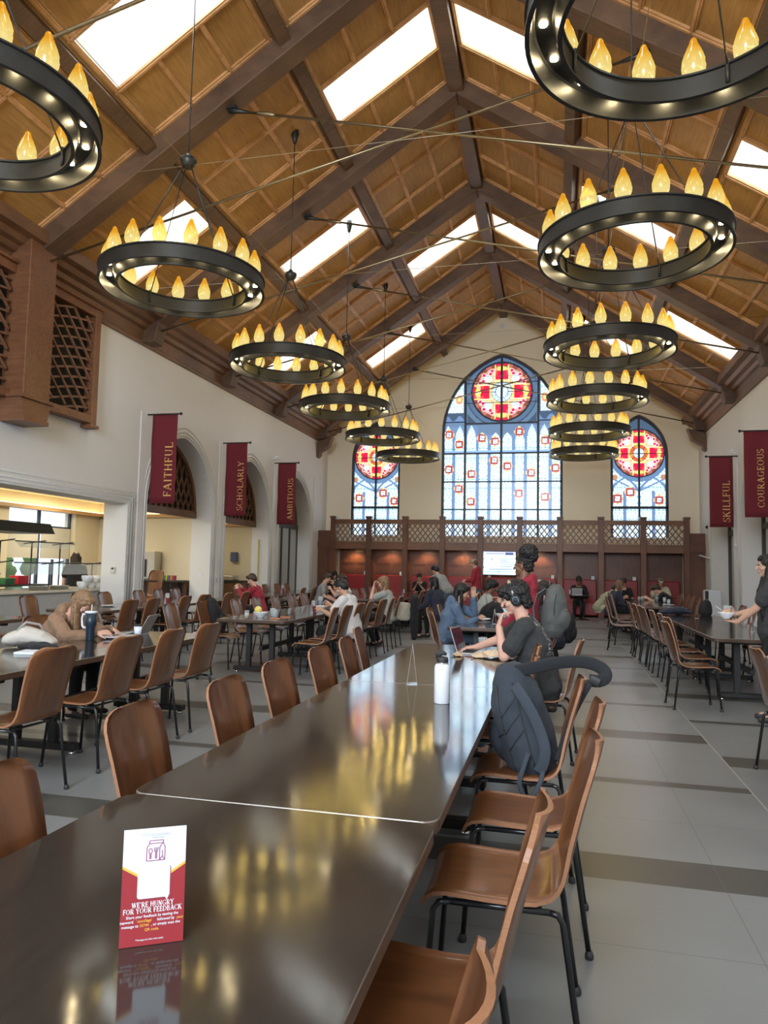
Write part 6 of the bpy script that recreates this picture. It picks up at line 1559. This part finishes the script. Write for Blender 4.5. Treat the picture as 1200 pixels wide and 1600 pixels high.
sneeze('low dark framed sneeze guard on the serving counter, nearer one', 8.0, 10.2, 1.22, 1.42, -9.35); sneeze('low dark framed sneeze guard on the serving counter, farther one', 10.6, 13.2, 1.22, 1.42, -9.35)
sneeze('tall dark framed upper shelf on the serving counter', 10.9, 12.5, 1.7, 1.80, -9.6)
for k, (y, l) in enumerate(((11.2, 'left'), (11.75, 'right'))): 
    t = thing('food_pan', 'round steel pan on the serving counter, %s one' % l, 'pan', (-9.0, y, .94)); obj('pan', MB().lathe([(0, 0), (.16, 0), (.17, .07), (.18, .075), (.16, .07), (.15, .02), (0, .02)], 24), m_steel, t)
for k in range(6): 
    tag(obj('stacked_bowl', MB().lathe([(.05, 0), (.10, .08), (.10, .14), (.095, .14), (.05, .01)], 20, (-8.95+.1*(k % 2), 12.35+.24*(k//2), .94+(.12 if k % 2 else 0))), m_ceram), 'white bowl in the stacks at the right end of the counter, '+['front', 'front upper', 'middle', 'middle upper', 'rear', 'rear upper'][k], 'bowl', 'stacked bowls on the counter')
tag(bevel(obj('bin', MB().box((-9.9, 11.52, 1.02), (-9.7, 11.80, 1.18)), mat('bin_red', (.60, .02, .04), .5)), .01), 'red plastic bin on the raised servery shelf', 'bin'); tag(bevel(obj('bin', MB().box((-9.9, 11.2, 1.02), (-9.7, 11.44, 1.14)), mat('bin_green', (.03, .16, .06), .5)), .01), 'dark green bin left of the red bin', 'bin')
t = thing('tray_shelf', 'dark tray shelf holding the red and green bins', 'shelf', (-9.8, 11.5, .94)); obj('board', MB().box((-.2, -.9, .05), (.25, .7, .08)), m_rubber, t)
for y in (-.8, .6): obj('leg', MB().box((-.02, y-.02, 0), (.02, y+.02, .05)), m_rubber, t)
tag(obj('hood_vent', MB().prism([(-.5, 0), (.5, 0), (.4, .18), (-.4, .18)], (-9.3, 9.0, 1.95), (1, 0, 0), (0, 0, 1), (0, 2.3, 0)).box((-9.4, 9.6, 2.13), (-9.2, 9.8, 2.95)), m_iron), 'dark hanging heat lamp hood over the counter at the left edge', 'hood')
tag(bevel(obj('red_poster_board', MB().box((-10.75, 16.26, 1.05), (-10.35, 16.30, 1.75)), mat('board_red', (.50, .06, .08), .5)), .01), 'red board with papers on the wall beyond the servery', 'board'); 
tag(obj('wall_paper_notice', MB().box((-10.66, 16.25, 1.22), (-10.5, 16.26, 1.45)).box((-10.62, 16.25, 1.55), (-10.52, 16.26, 1.62)), m_paper), 'white papers pinned on the red board', 'paper')
tag(obj('dome_speaker', MB().lathe([(0, 0), (.09, 0), (.09, .03), (.05, .05), (0, .055)], 18), m_ceram, None, (-10.6, 16.3, 2.42), (math.pi/2, 0, 0)), 'round white dome camera high on the wall beyond the servery', 'camera')
t = thing('high_table', 'dark high table with condiments inside the first arch', 'table', (-9.45, 15.6, 0)); bevel(obj('tabletop', MB().box((-.78, -.35, 1.02), (.78, .35, 1.06)), m_tleg, t), .006)
for sx in (-1, 1):
    for sy_ in (-1, 1): obj('leg', MB().box((sx*.65-.03, sy_*.25-.03, 0), (sx*.65+.03, sy_*.25+.03, 1.02)), m_tleg, t)
for k, x in enumerate((-9.12, -9.85)):
    t = copy_tree(ch_0); t.location = (x, 15.0, 0); t.rotation_euler = (0, 0, 0 if k else math.pi*.97); t.scale = (1.0, 1.0, 1.38); t['label'] = 'tall plywood stool chair at the high table, '+('left' if k else 'right'); t['category'] = 'chair'; t['group'] = 'high chairs'
for k in range(6):
    tag(bevel(obj('sauce_packet_box', MB().box((-9.12+k*.062, 15.5, 1.06), (-9.07+k*.062, 15.6, 1.18)), mat('box_%d' % k, [(.6, .1, .05), (.1, .35, .1), (.65, .5, .05), (.1, .15, .4), (.6, .3, .05), (.35, .05, .1)][k], .6)), .004), 'small coloured box in the row on the high table, %s from the left' % ['first', 'second', 'third', 'fourth', 'fifth', 'sixth'][k], 'box', 'condiment boxes on the high table')
t = thing('drink_machine', 'steel drink machine against the tiled wall in the first arch', 'machine', (-9.80, 16.05, 0)); bevel(obj('casing', MB().box((-.40, -.08, 1.06), (.22, .23, 1.75)), m_steel, t), .01); obj('front_recess', MB().box((-.34, -.10, 1.12), (.0, -.075, 1.55)), m_rubber, t); obj('cabinet', MB().box((-.6, -.05, 0), (1.1, .23, 1.05)), m_cornice, t)
t = thing('kitchen_counter', 'dark wooden counter with a black top in the second arch', 'counter', (-9.6, 19.6, 0)); obj('cabinet', MB().box((-1.2, -.3, 0), (.9, .3, .95)), m_cornice, t); obj('countertop', MB().box((-1.22, -.33, .95), (.92, .33, 1.0)), m_rubber, t)
t = thing('kitchen_pan', 'steel tray on the dark counter in the second arch', 'tray', (-9.3, 19.5, 1.0)); bevel(obj('tray', MB().box((-.25, -.2, 0), (.25, .2, .14)), m_steel, t), .02)
t = thing('wall_dispenser', 'small blue dispenser on the wall in the second arch', 'dispenser', (-9.35, 20.02, 1.55)); bevel(obj('casing', MB().box((-.10, -.10, 0), (.10, 0, .28)), mat('dispenser_blue', (.08, .12, .25), .4), t), .01)
